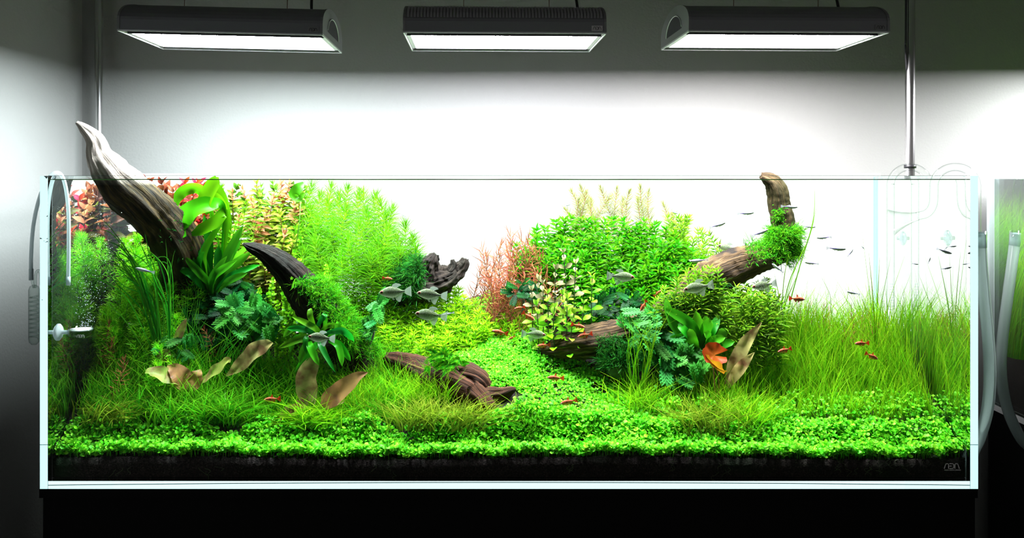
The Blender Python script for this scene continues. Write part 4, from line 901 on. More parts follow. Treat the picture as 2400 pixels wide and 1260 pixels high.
bac = [(1320, 592, 2.0, 1), (1350, 618, 1.99, 1), (1302, 632, 1.995, 1), (1262, 656, 2.0, 1), (1272, 664, 1.99, 1), (1388, 650, 1.985, 0), (1246, 680, 1.99, 1), (1283, 688, 1.96, 0), (1330, 700, 1.955, 0), (1368, 712, 1.955, 0), (1258, 716, 1.965, 0), (1300, 720, 1.95, 0), (1345, 735, 1.95, 0), (1318, 690, 1.975, 0)]
for i, (x, y, D, tan) in enumerate(bac):
    broad_plant('broadleaf_stem_plant', 'tan-topped upright stem with paired oval leaves in front of the bush' if tan else 'bright green oval-leaved stem standing above the brown log', 'plant', G10 if tan else 'bright oval-leaved stems', (x, y, D), ['bacopa_tan', 'bacopa_tan', 'bacopa', 'bacopa'] if tan else ['bacopa', 'bacopa', 'round'], M['stem_dark'], L=.022 if tan else .026, W=.013 if tan else .015, gap=.0175, nodes=10 if tan else 6, a0=1.4, a1=.45, shape='round', maxh=.17 if tan else .10, lean=.005, sway=.004, stem_r=.0014)
G11 = 'wiry pinkish stems at the right'; GBOX[G11] = (1840, 2262, 705, 810)
for t in scatter([(1840, 740), (1880, 705), (1950, 720), (1960, 800), (1860, 810)], 12, 2.05, 2.12, .01) + scatter([(2150, 770), (2200, 725), (2255, 720), (2262, 790), (2180, 800)], 16, 2.02, 2.06, .01):
    stem_plant('wiry_stem_plant', 'wiry pinkish stem above the tall grass on the right', 'plant', G11, t, LM['pink'], M['stem_red'], n=3, L=.026, W=.0008, gap=.008, a0=.9, a1=.4, droop=-.3, maxh=.14, wob=.8, stem_r=.0006)
# ------------------------------------------------------------------ rosette plants, ferns and single big leaves
def fern(label, base, specs, w, mat, prof=(.25, .6, .9, 1, .95, .7, .06), mats=None, fold=.25, ripple=.06):
    root = empty('narrow_leaf_fern', P(*base), label=label, cat='fern')
    b3 = V3(root.location)
    for i, sp in enumerate(specs):
        tx, ty, D = sp[0], sp[1], sp[2]; t3 = V3(P(tx, ty, D)); b0 = b3 + np.array([RNG.normal() * .012, RNG.normal() * .008, R(-.005, .01)])
        if len(sp) > 3: b0 = V3(P(sp[3], sp[4], base[2]))
        bow = np.array([RNG.normal() * .008, -R(.005, .02), R(.0, .02)])
        mid = (b0 + t3) / 2 + bow; q1 = b0 * .7 + t3 * .3 + bow * .8
        long_leaf(root, [b0, q1, mid, t3 * .8 + b0 * .2 + bow * .5, t3], w * R(.8, 1.15), mats[i % len(mats)] if mats else mat, prof=prof, fold=fold, ripple=ripple, facing=(R(-.5, .5), -1, R(.1, .5)))
    return root
fern('upright dark green fern with bumpy strap leaves on the left branch', (495, 690, 2.0), [(386, 533, 1.97, 450, 640), (404, 572, 1.98), (478, 502, 2.02), (500, 545, 2.0), (524, 520, 1.99), (545, 560, 2.0), (570, 528, 1.98), (588, 590, 1.97), (432, 600, 1.96), (460, 555, 2.01), (566, 560, 2.0), (532, 600, 1.96), (598, 560, 2.02), (420, 630, 1.97), (480, 590, 1.96), (512, 575, 2.0), (555, 610, 1.95), (445, 570, 1.99), (580, 640, 1.96), (610, 620, 1.98)], .018, LM['fern'], mats=[LM['fern_light'], LM['fern'], LM['fern'], LM['fern']])
fern('bright green fern with drooping strap leaves at the foot of the dark branch', (748, 792, 1.90), [(728, 722, 1.89), (685, 742, 1.88), (672, 770, 1.87), (652, 815, 1.87), (690, 872, 1.86), (762, 735, 1.9), (790, 752, 1.89), (748, 856, 1.85), (786, 872, 1.85), (802, 858, 1.85), (822, 846, 1.86), (830, 800, 1.88), (702, 850, 1.86), (664, 790, 1.88), (705, 755, 1.9), (815, 770, 1.9), (770, 845, 1.86), (720, 830, 1.86), (680, 825, 1.87), (740, 745, 1.91)], .0135, LM['fern_light'], mats=[LM['fern_light'], LM['fern_light'], LM['fern']])
fern('glossy bright green fern with broad leaves among the lobed leaves on the right', (1640, 822, 1.945), [(1560, 696, 1.95), (1554, 722, 1.94), (1630, 728, 1.93), (1668, 750, 1.92), (1692, 768, 1.92), (1700, 790, 1.91), (1722, 800, 1.92), (1590, 762, 1.93), (1684, 738, 1.95), (1570, 790, 1.93), (1600, 745, 1.95), (1652, 740, 1.94), (1615, 770, 1.92), (1710, 775, 1.94), (1650, 780, 1.91)], .021, LM['fern_light'])
# wavy sword leaves near the surface
wv_ = empty('wavy_leaf_plant', P(520, 640, 2.01), label='plant with large wavy bright green leaves curling at the surface on the left', cat='plant')
def ll(parent, pl, w, mat, D=None, **k): return long_leaf(parent, [V3(P(a[0], a[1], a[2])) for a in pl], w, mat, **k)
ll(wv_, [(520, 600, 2.0), (525, 520, 1.99), (518, 478, 1.98), (488, 482, 1.97), (448, 496, 1.965), (422, 520, 1.96), (424, 545, 1.955), (436, 553, 1.95)], .052, LM['wavy'], ripple=.22, prof=(.12, .15, .3, .75, 1, 1, .8, .05), facing=(.15, -1, .6), twist=.3)
ll(wv_, [(518, 610, 2.01), (528, 540, 2.0), (524, 490, 1.99), (500, 470, 1.985), (478, 482, 1.98), (505, 430, 1.975), (512, 415, 1.97)], .042, LM['wavy'], ripple=.25, prof=(.1, .15, .5, .9, 1, .8, .05), facing=(-.2, -1, .3))
ll(wv_, [(520, 600, 2.02), (505, 540, 2.01), (490, 480, 2.0), (470, 445, 1.99), (445, 440, 1.98), (420, 458, 1.975), (412, 490, 1.97)], .026, LM['wavy'], ripple=.2, prof=(.1, .2, .5, .9, 1, .9, .1), facing=(.3, -1, -.4))
ll(wv_, [(522, 620, 2.0), (530, 550, 1.99), (528, 500, 1.985), (505, 520, 1.975), (470, 540, 1.97), (440, 552, 1.965)], .028, LM['wavy'], ripple=.18, prof=(.12, .3, .8, 1, .9, .05), facing=(.1, -1, .3))
ll(wv_, [(518, 620, 2.03), (535, 540, 2.02), (520, 470, 2.01), (500, 430, 2.0), (505, 412, 1.995)], .030, LM['wavy'], ripple=.15, prof=(.12, .5, 1, .8, .1), facing=(0, -1, .2))
fl = empty('floating_leaf_plant', P(690, 600, 2.06), label='dark green rounded leaf curling at the surface beside the needle bush', cat='plant')
tube('stalk', [V3(P(690, 600, 2.06)) - V3(fl.location), V3(P(702, 520, 2.05)) - V3(fl.location), V3(P(706, 455, 2.04)) - V3(fl.location)], .0011, M['stem_green'], fl, n=6)
ll(fl, [(712, 428, 2.03), (700, 440, 2.02), (690, 455, 2.02), (700, 464, 2.025), (714, 452, 2.03)], .024, LM['fern_light'], prof=(.3, 1, 1, .9, .2), facing=(.2, -1, .5))

# big mottled leaves in the foreground
c1 = empty('mottled_leaf_plant', P(430, 935, 1.885), label='rosette of large brown and olive mottled leaves at the left foreground', cat='plant')
CP = (.12, .55, .9, 1, .85, .5, .05)
ll(c1, [(432, 905, 1.885), (415, 892, 1.87), (385, 880, 1.86), (355, 870, 1.855), (340, 874, 1.85)], .034, LM['crypt_green'], ripple=.24, prof=CP, facing=(.2, -.8, 1.0))
ll(c1, [(440, 920, 1.885), (430, 895, 1.87), (415, 870, 1.87), (392, 856, 1.88)], .040, LM['crypt_brown'], ripple=.24, prof=CP, facing=(.5, -1, .4))
ll(c1, [(455, 915, 1.88), (458, 895, 1.87), (462, 878, 1.87), (470, 865, 1.88)], .032, LM['crypt_brown'], ripple=.2, prof=CP, facing=(-.1, -1, .1))
ll(c1, [(462, 900, 1.885), (485, 885, 1.87), (510, 865, 1.865), (533, 846, 1.86), (540, 848, 1.858)], .026, LM['crypt_green'], ripple=.24, prof=CP, facing=(-.3, -.9, .8))
ll(c1, [(530, 880, 1.90), (560, 858, 1.89), (595, 825, 1.885), (625, 808, 1.88), (640, 803, 1.88)], .036, LM['crypt'], ripple=.2, prof=CP, facing=(-.2, -1, .4))
ll(c1, [(372, 860, 1.91), (378, 840, 1.90), (390, 828, 1.90), (400, 832, 1.895)], .024, LM['crypt'], ripple=.2, prof=CP, facing=(.2, -1, .4))
ll(c1, [(400, 830, 1.93), (415, 795, 1.92), (428, 765, 1.92), (438, 745, 1.92)], .018, LM['crypt_green'], ripple=.2, prof=CP, facing=(.2, -1, .2))
c2_ = empty('mottled_leaf_plant', P(735, 985, 1.865), label='rosette of tall translucent brown leaves in front of the dark branch', cat='plant')
ll(c2_, [(728, 960, 1.865), (722, 925, 1.86), (718, 885, 1.86), (732, 850, 1.865), (738, 835, 1.87)], .044, LM['crypt'], ripple=.12, prof=(.2, .7, 1, .95, .8, .55, .05), facing=(.1, -1, .2))
ll(c2_, [(750, 955, 1.86), (770, 938, 1.85), (800, 915, 1.845), (835, 885, 1.845), (862, 872, 1.845)], .042, LM['crypt_brown'], ripple=.1, prof=(.2, .7, 1, .95, .75, .4, .05), facing=(-.2, -1, .5))
ll(c2_, [(752, 958, 1.855), (775, 950, 1.85), (800, 942, 1.845), (808, 932, 1.845)], .016, LM['crypt'], ripple=.2, prof=CP, facing=(-.1, -.7, 1))
ll(c2_, [(722, 985, 1.86), (715, 965, 1.85), (708, 950, 1.85), (695, 936, 1.85)], .016, LM['crypt_brown'], ripple=.15, prof=CP, facing=(.5, -1, .3))
ll(c2_, [(705, 970, 1.85), (688, 962, 1.845), (670, 970, 1.84), (660, 988, 1.84)], .026, LM['crypt_green'], ripple=.15, prof=(.4, .9, 1, .8, .2), facing=(.4, -1, .5))
ll(c2_, [(703, 962, 1.845), (694, 955, 1.84), (684, 960, 1.838), (682, 968, 1.838)], .017, LM['crypt_brown'], ripple=.2, prof=(.4, 1, .9, .2), facing=(.2, -1, .3))
c3 = empty('lotus', P(1680, 960, 1.90), label='lotus with two crinkled orange leaves at the edge of the tall grass', cat='plant')
def round_leaf(parent, cpx, rad, mat, tilt, spin, wav=.12):
    c = V3(P(*cpx)) - V3(parent.location); n = 22; V = [(0, 0, 0)]; S = [0]; rings = 4
    for k in range(1, rings + 1):
        for j in range(n):
            a_ = .25 + (2 * math.pi - .5) * j / (n - 1); r_ = rad * k / rings * (1 + .08 * math.sin(a_ * 7))
            V.append((r_ * math.cos(a_), r_ * math.sin(a_), rad * wav * (k / rings) ** 2 * math.sin(a_ * 5) + rad * .25 * (k / rings) ** 2)); S.append(k / rings)
    Fq = [(0, 1 + j, 2 + j, 0) for j in range(n - 1)]
    Fc = [f[:3] for f in Fq] + [(1 + (k - 1) * n + j, 1 + k * n + j, 2 + k * n + j, 2 + (k - 1) * n + j) for k in range(1, rings) for j in range(n - 1)]
    me = bpy.data.meshes.new('leaf'); me.from_pydata(V, [], Fc); me.update(); me.shade_smooth()
    a = me.attributes.new('along', 'FLOAT', 'POINT'); a.data.foreach_set('value', S); a = me.attributes.new('rnd', 'FLOAT', 'POINT'); a.data.foreach_set('value', [.3] * len(V))
    o = link('leaf', me, mat, parent, loc=c); o.rotation_euler = (tilt, 0, spin); return o
round_leaf(c3, (1674, 832, 1.872), .026, LM['lotus'], 1.0, .1); round_leaf(c3, (1672, 858, 1.865), .027, LM['lotus_gold'], .75, 1.9)
o0 = V3(c3.location)
tube('stalk', catmull([V3(P(1680, 960, 1.90)) - o0, V3(P(1685, 900, 1.89)) - o0, V3(P(1674, 835, 1.875)) - o0]), .0012, M['stem_red'], c3, n=6)
tube('stalk', catmull([V3(P(1680, 960, 1.90)) - o0, V3(P(1676, 910, 1.885)) - o0, V3(P(1672, 860, 1.868)) - o0]), .0012, M['stem_red'], c3, n=6)
c4_ = empty('mottled_leaf_plant', P(1715, 950, 1.91), label='two long pale mottled leaves rising beside the orange lotus', cat='plant')
ll(c4_, [(1700, 900, 1.905), (1720, 855, 1.90), (1750, 800, 1.90), (1785, 755, 1.90)], .030, LM['crypt'], ripple=.24, prof=CP, facing=(-.3, -1, .3))
ll(c4_, [(1705, 910, 1.90), (1722, 880, 1.89), (1745, 850, 1.885), (1768, 825, 1.885)], .024, LM['crypt'], ripple=.24, prof=CP, facing=(-.3, -1, .2))

# cut-leaved clumps: each leaf a part
def clump(name, label, poly, n, D0, D1, L, mat, shape='lobed', base=None, down=.2, wr=.72):
    b = P(*base); root = empty(name, b, label=label, cat='fern')
    ys = [p[1] for p in poly]
    for (x, y, D) in scatter(poly, n, D0, D1, .012):
        t3 = V3(P(x, y, D)) - V3(b); ang = R(0, 2 * math.pi); d = np.array([math.cos(ang), -.45 + R(-.2, .2), math.sin(ang) * .7 + .25 - down]); d = norm(d)
        l = L * R(.7, 1.2)
        place_leaf(leafmesh(shape, mat), root, t3 - d * l * .5, d, np.array([R(-.3, .3), -.75, .8]), l, l * wr)
    tube('rhizome', catmull([np.zeros(3), V3(P((poly[0][0] + poly[len(poly) // 2][0]) / 2, sum(ys) / len(ys), (D0 + D1) / 2)) * .5 - V3(b) * .5 + np.array([.01, .01, 0]), V3(P((poly[0][0] + poly[len(poly) // 2][0]) / 2, sum(ys) / len(ys), (D0 + D1) / 2 + .02)) - V3(b)]), .003, M['stem_dark'], root, n=6)
    return root
clump('cut_leaf_fern', 'dense dark green cut-leaved fern under the upright strap fern', [(415, 660), (470, 640), (540, 640), (600, 680), (640, 720), (630, 780), (560, 810), (480, 820), (430, 770), (410, 710)], 170, 1.95, 2.03, .036, 'bolbitis', base=(520, 850, 2.0))
clump('cut_leaf_fern', 'small blue-green cut-leaved sprigs reaching out in front of the dark fern', [(520, 700), (600, 700), (650, 740), (640, 790), (560, 790), (520, 750)], 40, 1.93, 1.96, .042, 'wisteria', base=(580, 850, 1.95))
clump('cut_leaf_fern', 'low blue-green cut-leaved sprig beside the curved long grass', [(365, 800), (400, 790), (445, 800), (455, 830), (420, 845), (395, 830)], 14, 1.91, 1.92, .036, 'wisteria', base=(440, 860, 1.93))
clump('cut_leaf_fern', 'blue-green lobed-leaved plant spreading in front of the right log', [(1470, 745), (1490, 720), (1560, 730), (1575, 790), (1640, 830), (1640, 880), (1590, 905), (1560, 870), (1510, 850), (1470, 820), (1460, 790)], 66, 1.90, 1.96, .052, 'wisteria', base=(1545, 930, 1.95))
clump('cut_leaf_fern', 'dark green cut-leaved fern between the oval-leaved stems and the log', [(1385, 700), (1430, 690), (1500, 690), (1510, 735), (1450, 760), (1400, 760), (1380, 740)], 46, 1.99, 2.04, .030, 'bolbitis', base=(1440, 800, 2.02))
clump('cut_leaf_fern', 'dark leafy patch at the foot of the reddish needle stems', [(1175, 670), (1210, 660), (1255, 665), (1260, 705), (1200, 700)], 24, 2.02, 2.05, .026, 'bolbitis', base=(1220, 740, 2.05))
clump('cut_leaf_fern', 'single bright cut-leaved sprig standing before the lime mound', [(842, 790), (880, 700), (900, 680), (895, 720), (870, 790)], 16, 1.935, 1.945, .036, 'wisteria', base=(855, 830, 1.95))
# fine fronds on the foreground wood
ff = empty('fine_frond_fern', P(1045, 862, 1.91), label='fresh green fern with fine drooping fronds on the reddish root', cat='fern'); o0 = V3(ff.location)
for i in range(46):
    a_ = R(0, 2 * math.pi); l = R(.022, .045); st = np.array([RNG.normal() * .016, RNG.normal() * .008, R(.0, .03)]); d = np.array([math.cos(a_) * .9, -.5 + .3 * math.sin(a_), R(-.1, .7)]); d = norm(d)
    acc = Acc(); cc = np.array([0, 0, -.5]); acc.add(*ribbons([st], d, l, .0012, cc, [1, 1, .4], [0, -1, .3]))
    ss = np.linspace(.1, .97, 12); Pm = st + l * (d * ss[:, None] + cc * (ss ** 2)[:, None]); T = norm(d + 2 * cc * ss[:, None])
    for sg in (-1, 1):
        sd = norm(np.cross(T, [0, -1., .4])) * sg
        acc.add(*ribbons(Pm, sd + T * .5, .009 * (1.1 - ss), .0042 * (1.1 - ss) + .001, [0, 0, -.1], [.6, 1, .2], [0, -1., .4]))
    link('frond', acc.mesh('frond', add=o0), LM['bush'] if i % 3 else LM['moss'], ff)

# ------------------------------------------------------------------ moss on the wood
def moss(info, n, sel, L, mat, label=None, up=.5, name='moss', w=.0011):
    """short branching strands over the part of a limb picked by sel(px, py)"""
    acc = Acc(); o0 = None
    for (o, V, N) in info:
        px = CX + V[:, 0] * F / V[:, 1]; py = CY - (V[:, 2] - CZ) * F / V[:, 1]
        k = np.array([sel(a, b) for a, b in zip(px, py)]) & (N[:, 2] > -.55) & (N[:, 1] < .6)
        if not k.any(): continue
        idx = RNG.choice(np.nonzero(k)[0], n); Pb = V[idx] + RNG.normal(size=(n, 3)) * .003; d = N[idx] + np.array([0, -.2, up]) + RNG.normal(size=(n, 3)) * .6
        c = RNG.normal(size=(n, 3)) * .25 + np.array([0, 0, -.25]); Ls = L * RNG.uniform(.5, 1.3, n); rn = RNG.random(n); d = norm(d)
        acc.add(*ribbons(Pb, d, Ls, w, c, [.8, 1, .8, .3], RNG.normal(size=(n, 3)), rnd=rn))
        for s0 in (.25, .45, .65):
            acc.add(*ribbons(Pb + Ls[:, None] * (d * s0 + c * s0 * s0), d + RNG.normal(size=(n, 3)) * .8, Ls * .4, w * .9, c, [.8, 1, .2], RNG.normal(size=(n, 3)), rnd=rn))
        o0 = info[0][0].parent
    return link(name, acc.mesh(name, V3(o0.location)), mat, o0, kind='stuff')
moss(i_dark, 2400, lambda x, y: 655 < y < 840 and x > 650 + (y - 614) * .826 + 2, .022, LM['moss'])
moss(i_stump, 1500, lambda x, y: x < 985 and y < 690, .024, LM['moss_dark'], up=.3)
moss(i_right, 1500, lambda x, y: 1748 < x < 1872 and 535 + max(0, (1800 - x)) * .75 < y < 612, .022, LM['moss'], up=.3)
moss(i_right, 160, lambda x, y: 1815 < x < 1835 and 490 < y < 515, .010, LM['moss'], up=.2)
moss(i_right, 900, lambda x, y: 1560 < x < 1700 and 640 < y < 740 and y > 640 + (1680 - x) * .3 + 25, .018, LM['moss_dark'])
moss(i_right, 500, lambda x, y: 1400 < x < 1500 and y > 790, .018, LM['moss_dark'])
moss(i_left, 260, lambda x, y: x > 370 and y > 500, .010, LM['moss_dark'])
def moss_ball(label, c, r, n, mat, L=.018):
    b = P(*c); root = empty('moss_clump', b, label=label, cat='moss'); a = RNG.normal(size=(n, 3)); a = norm(a); a[:, 2] = np.abs(a[:, 2]) * .9 - .1
    Pb = a * np.array(r) * RNG.uniform(.5, 1, (n, 1)); d = norm(a + RNG.normal(size=(n, 3)) * .5 + np.array([0, 0, .3])); c_ = RNG.normal(size=(n, 3)) * .3; Ls = L * RNG.uniform(.5, 1.3, n); rn = RNG.random(n)
    acc = Acc(); acc.add(*ribbons(Pb, d, Ls, .0011, c_, [.8, 1, .8, .3], RNG.normal(size=(n, 3)), rnd=rn))
    for s0 in (.3, .55): acc.add(*ribbons(Pb + Ls[:, None] * (d * s0 + c_ * s0 * s0), d + RNG.normal(size=(n, 3)) * .8, Ls * .45, .001, c_, [.8, 1, .2], RNG.normal(size=(n, 3)), rnd=rn))
    link('strands', acc.mesh('strands', add=b), mat, root, kind='stuff')
    me = bpy.data.meshes.new('core'); bm = bmesh.new(); bmesh.ops.create_icosphere(bm, subdivisions=2, radius=1.0)
    for v in bm.verts: v.co = Vector((v.co.x * r[0] * .72, v.co.y * r[1] * .72, v.co.z * r[2] * .72)) * (1 + .25 * noise.noise(v.co * 2))
    bm.to_mesh(me); bm.free(); me.shade_smooth(); link('core', me, M['stem_dark'], root)
moss_ball('green moss clump in front of the small reddish wood piece', (1250, 1010, 1.845), (.052, .025, .036), 2200, LM['moss'], .020)
moss_ball('dark mossy clump under the log beside the tall grass', (1450, 855, 1.93), (.035, .02, .045), 1500, LM['moss_dark'], .02)
moss_ball('dark green moss mass behind the gnarled stump', (915, 650, 2.11), (.065, .03, .05), 2600, LM['moss_dark'], .026)
# ------------------------------------------------------------------ grasses
def blades(n, X, D, L, W, mat_acc, lean=.25, bend=.35, z=None, dirx=0.0):
    Z = ground(X, D) - .004 if z is None else z
    d = np.stack([RNG.normal(size=n) * lean + dirx, RNG.normal(size=n) * lean * .6, np.ones(n)], -1)
    c = np.stack([RNG.normal(size=n) * bend + dirx * .5, RNG.normal(size=n) * bend * .5 - .03, -np.abs(RNG.normal(size=n)) * bend * .6], -1)
    X_end = X + L * (norm(d)[:, 0] + c[:, 0]); k = np.abs(X_end) > .87; c[k, 0] *= -.6; d[k, 0] *= -.4
    Dn = D + L * (norm(d)[:, 1] + c[:, 1]); k = Dn < 1.782; c[k, 1] = np.abs(c[k, 1]); d[k, 1] = np.abs(d[k, 1]); k = Dn > 2.205; c[k, 1] = -np.abs(c[k, 1]); d[k, 1] = -np.abs(d[k, 1])
    nref = np.stack([RNG.normal(size=n) * .7, -np.ones(n), np.zeros(n)], -1)
    mat_acc.add(*ribbons(np.stack([X, D, Z], -1), d, L, W, c, [1, .95, .8, .5, .06], nref, 2))
def meadow(label, n, fx, fd, fl, w, mat, cat='grass', lean=.25, bend=.35, keep=None):
    X = RNG.uniform(fx[0], fx[1], n); D = RNG.uniform(fd[0], fd[1], n)
    if keep is not None: k = keep(X, D); X, D = X[k], D[k]
    L = fl(X, D) * RNG.uniform(.55, 1.15, len(X)); acc = Acc(); blades(len(X), X, D, L, w, acc, lean, bend)
    link('grass_meadow', acc.mesh('grass_meadow'), mat, label=label, cat=cat, kind='stuff')
PC_D = np.array([1.78, 1.83, 1.86, 1.95, 2.03, 2.10, 2.2]); PC_X = np.array([.27, .24, .195, .075, .015, -.03, -.06]); PC_W = np.array([.22, .16, .12, .125, .095, .055, .03])
def on_path(X, D, grow=0.0): return np.abs(X - np.interp(D, PC_D, PC_X)) < np.interp(D, PC_D, PC_W) + grow
offp = lambda X, D: ~on_path(X, D, -.005)
meadow('deep green grass filling the left foreground around the mottled leaves', 5600, (-.875, -.22), (1.84, 2.0), lambda X, D: .06 + .05 * (D - 1.85) / .15 + .03 * (X < -.6), .0021, LM['grass_deep'], keep=offp)
meadow('fine bright grass in front of the dark branch at the centre left', 2000, (-.36, -.12), (1.87, 1.95), lambda X, D: .075 + 0 * X, .0014, LM['grass'], keep=offp)
def rl(X, D): return (.07 + .10 * sstep(1.87, 2.02, D) - .03 * sstep(2.05, 2.2, D)) * (.8 + .2 * sstep(.2, .4, X)) * (1 + .15 * np.sin(X * 31))
meadow('tall bright green grass filling the right third of the aquarium', 9000, (.24, .875), (1.865, 2.17), rl, .0018, LM['grass'], lean=.14, bend=.22, keep=lambda X, D: offp(X, D) & ((X > .34) | (D < 1.93)))
meadow('sparse very tall thin grass blades on the far right', 420, (.42, .87), (1.95, 2.15), lambda X, D: .21 + 0 * X, .0011, LM['grass'], lean=.10, bend=.16)
meadow('short grass fringe along both edges of the carpet path', 1800, (-.2, .4), (1.84, 2.12), lambda X, D: .035 + 0 * X, .0009, LM['grass'], keep=lambda X, D: on_path(X, D, .03) & ~on_path(X, D, -.02), lean=.4)
meadow('thin blades standing in the carpet path', 500, (-.1, .3), (1.86, 2.12), lambda X, D: .028 + 0 * X, .0008, LM['grass'], keep=lambda X, D: on_path(X, D), lean=.4)
def tuft(label, c, n, L, W, mat, spread=.02, lean=.5, bend=.5, dirx=0.0):
    x, D = PX(c[0], c[1]), c[1]; z = zbase(x, D) - .004 if len(c) < 3 else P(c[0], c[2], D).z
    root = empty('grass_tuft', (x, D, z), label=label, cat='grass', group='grass tufts in the foreground')
    acc = Acc(); X = x + RNG.normal(size=n) * spread; Dd = np.clip(D + RNG.normal(size=n) * spread * .6, 1.785, 2.2)
    blades(n, X, Dd, L * RNG.uniform(.6, 1.15, n), W, acc, lean, bend, z=np.full(n, z), dirx=dirx)
    link('blades', acc.mesh('blades', (x, D, z)), mat, root, kind='stuff')
tuft('bushy olive grass tuft at the far left behind the carpet', (255, 1.845, 985), 294, .062, 0.0024, LM['grass_tan'], .022, .7, .6)
tuft('green grass tuft below the leftmost mottled rosette', (400, 1.845, 985), 266, .07, 0.0024, LM['grass_deep'], .026, .5, .5)
tuft('tall green grass tuft left of the red fish', (520, 1.845, 985), 294, .075, 0.0024, LM['grass_deep'], .03, .5, .5)
tuft('green grass tuft around the feet of the translucent leaves', (735, 1.84, 995), 294, .07, 0.0025, LM['grass'], .022, .6, .6)
tuft('broad yellowish grass tuft in front of the reddish root, left half', (985, 1.845, 1000), 392, .075, 0.0024, LM['grass_tan'], .028, .5, .45)
tuft('broad yellowish grass tuft in front of the reddish root, right half', (1085, 1.845, 1000), 364, .07, 0.0024, LM['grass_tan'], .028, .5, .5)
tuft('wispy grass tuft at the tip of the reddish root', (1180, 1.85, 985), 77, .06, 0.0019, LM['grass_tan'], .02, .7, .6)
tuft('dense grass tuft beside the pale wood piece on the right', (1650, 1.85, 1010), 434, .085, 0.0021, LM['grass_tan'], .03, .5, .5)
tuft('grass tuft right of the pale wood piece', (1750, 1.86, 1005), 294, .09, 0.0021, LM['grass'], .025, .4, .4)
tuft('fine grass tuft below the lobed leaves', (1490, 1.885, 970), 224, .085, 0.0018, LM['grass'], .025, .4, .4)
# long ribbon grass: each plant a rosette of strap blades
def ribbon_grass(label, base, tips, w, mat, cat='grass'):
    root = empty('ribbon_grass', P(*base), label=label, cat=cat, group='long ribbon grasses'); b = V3(root.location); acc = Acc()
    for t in tips:
        p0 = b + np.array([RNG.normal() * .008, RNG.normal() * .006, 0]); pts = [V3(P(*q)) for q in t]
        C = catmull([p0] + pts, 7); K = len(C); T = norm(np.gradient(C, axis=0)); s = np.linspace(0, 1, K); sd = norm(np.cross(T, [R(-.5, .5), -1, .1])); h = (w * R(.7, 1.2) * np.interp(s, [0, .1, .7, 1], [.8, 1, .8, .1]) / 2)[:, None]
        V = np.stack([C - sd * h, C + sd * h], 1).reshape(-1, 3); i = np.arange(K - 1) * 2; acc.add(V, np.stack([i, i + 1, i + 3, i + 2], -1), np.repeat(s, 2), np.full(2 * K, R(0, 1)))
    link('blades', acc.mesh('blades', b), mat, root, kind='stuff'); return root
vt = []
for i in range(30):
    x = R(300, 420); vt.append([(x * .5 + 190 + R(-15, 15), R(700, 780), 1.92), (x - 30 + R(-25, 25), R(600, 680), 1.92), (x - 75 + R(-40, 20), R(540, 640), 1.915)])
vt += [[(340, 720, 1.92), (310, 610, 1.915), (260, 535, 1.91), (222, 500, 1.91)], [(350, 740, 1.92), (320, 640, 1.915), (265, 550, 1.91), (205, 535, 1.91)], [(330, 760, 1.92), (290, 690, 1.91), (225, 650, 1.91), (180, 632, 1.905)], [(370, 720, 1.92), (350, 600, 1.92), (335, 530, 1.92), (312, 484, 1.92)],
       [(345, 700, 1.92), (315, 620, 1.92), (275, 575, 1.915), (210, 555, 1.91)], [(300, 760, 1.91), (262, 720, 1.91), (240, 700, 1.905)], [(400, 760, 1.93), (395, 650, 1.93), (388, 560, 1.93)], [(390, 760, 1.93), (400, 640, 1.93), (408, 590, 1.93)]]
ribbon_grass('long ribbon grass arching left over the feathery stems', (385, 900, 1.915), vt, .0026, LM['vall'])
vt = [[(440 + R(-30, 40), R(800, 860), 1.93), (430 + R(-60, 60), R(680, 760), 1.93)] for i in range(26)]
ribbon_grass('upright ribbon grass in front of the dark fern', (450, 910, 1.93), vt, .0018, LM['vall'])
vt = [[(540 + R(-30, 40), R(800, 860), 1.92), (540 + R(-70, 90), R(730, 800), 1.92)] for i in range(22)]
ribbon_grass('thin ribbon grass between the two mottled rosettes', (555, 920, 1.92), vt, .0016, LM['vall'])
rt = [[(2050, 800, 2.0), (2046, 700, 2.0), (2036, 590, 2.0)], [(2052, 790, 2.0), (2058, 680, 2.0), (2062, 600, 2.0)], [(2055, 800, 2.0), (2068, 700, 2.0), (2088, 600, 2.0)], [(2050, 820, 2.0), (2042, 720, 2.0), (2020, 540, 2.0)], [(2060, 820, 2.0), (2080, 720, 2.0), (2120, 600, 2.0)], [(2060, 830, 2.0), (2100, 730, 2.0), (2135, 640, 2.0)], [(2050, 830, 2.0), (2035, 760, 2.0), (2000, 690, 2.0)], [(2052, 830, 2.0), (2055, 740, 2.0), (2054, 620, 2.0)]]
ribbon_grass('cluster of long thin blades standing in the clear water on the right', (2052, 900, 2.0), rt, .0022, LM['grass'])
rt = [[(1840, 760, 1.97), (1870, 640, 1.97), (1905, 520, 1.97), (1910, 440, 1.97)], [(1835, 750, 1.97), (1860, 640, 1.97), (1915, 510, 1.97)], [(1832, 760, 1.97), (1850, 660, 1.97), (1895, 560, 1.97), (1915, 480, 1.97)], [(1830, 750, 1.97), (1838, 650, 1.97), (1850, 590, 1.97)], [(1832, 760, 1.97), (1845, 700, 1.97), (1880, 620, 1.97)], [(1828, 770, 1.97), (1826, 700, 1.97), (1815, 640, 1.97)], [(1835, 780, 1.97), (1860, 720, 1.97), (1885, 690, 1.97)]]
ribbon_grass('long leaning blades beside the mossy driftwood fork', (1828, 880, 1.97), rt, .0022, LM['grass'])
rt = [[(1960, 760, 2.02), (1945, 690, 2.02), (1920, 640, 2.02)], [(1965, 760, 2.02), (1985, 700, 2.02), (1990, 660, 2.02)], [(2140, 800, 2.02), (2120, 730, 2.02), (2090, 680, 2.02)], [(2160, 800, 2.02), (2170, 700, 2.02), (2185, 650, 2.02)], [(2150, 800, 2.02), (2145, 720, 2.02), (2130, 640, 2.02)]]
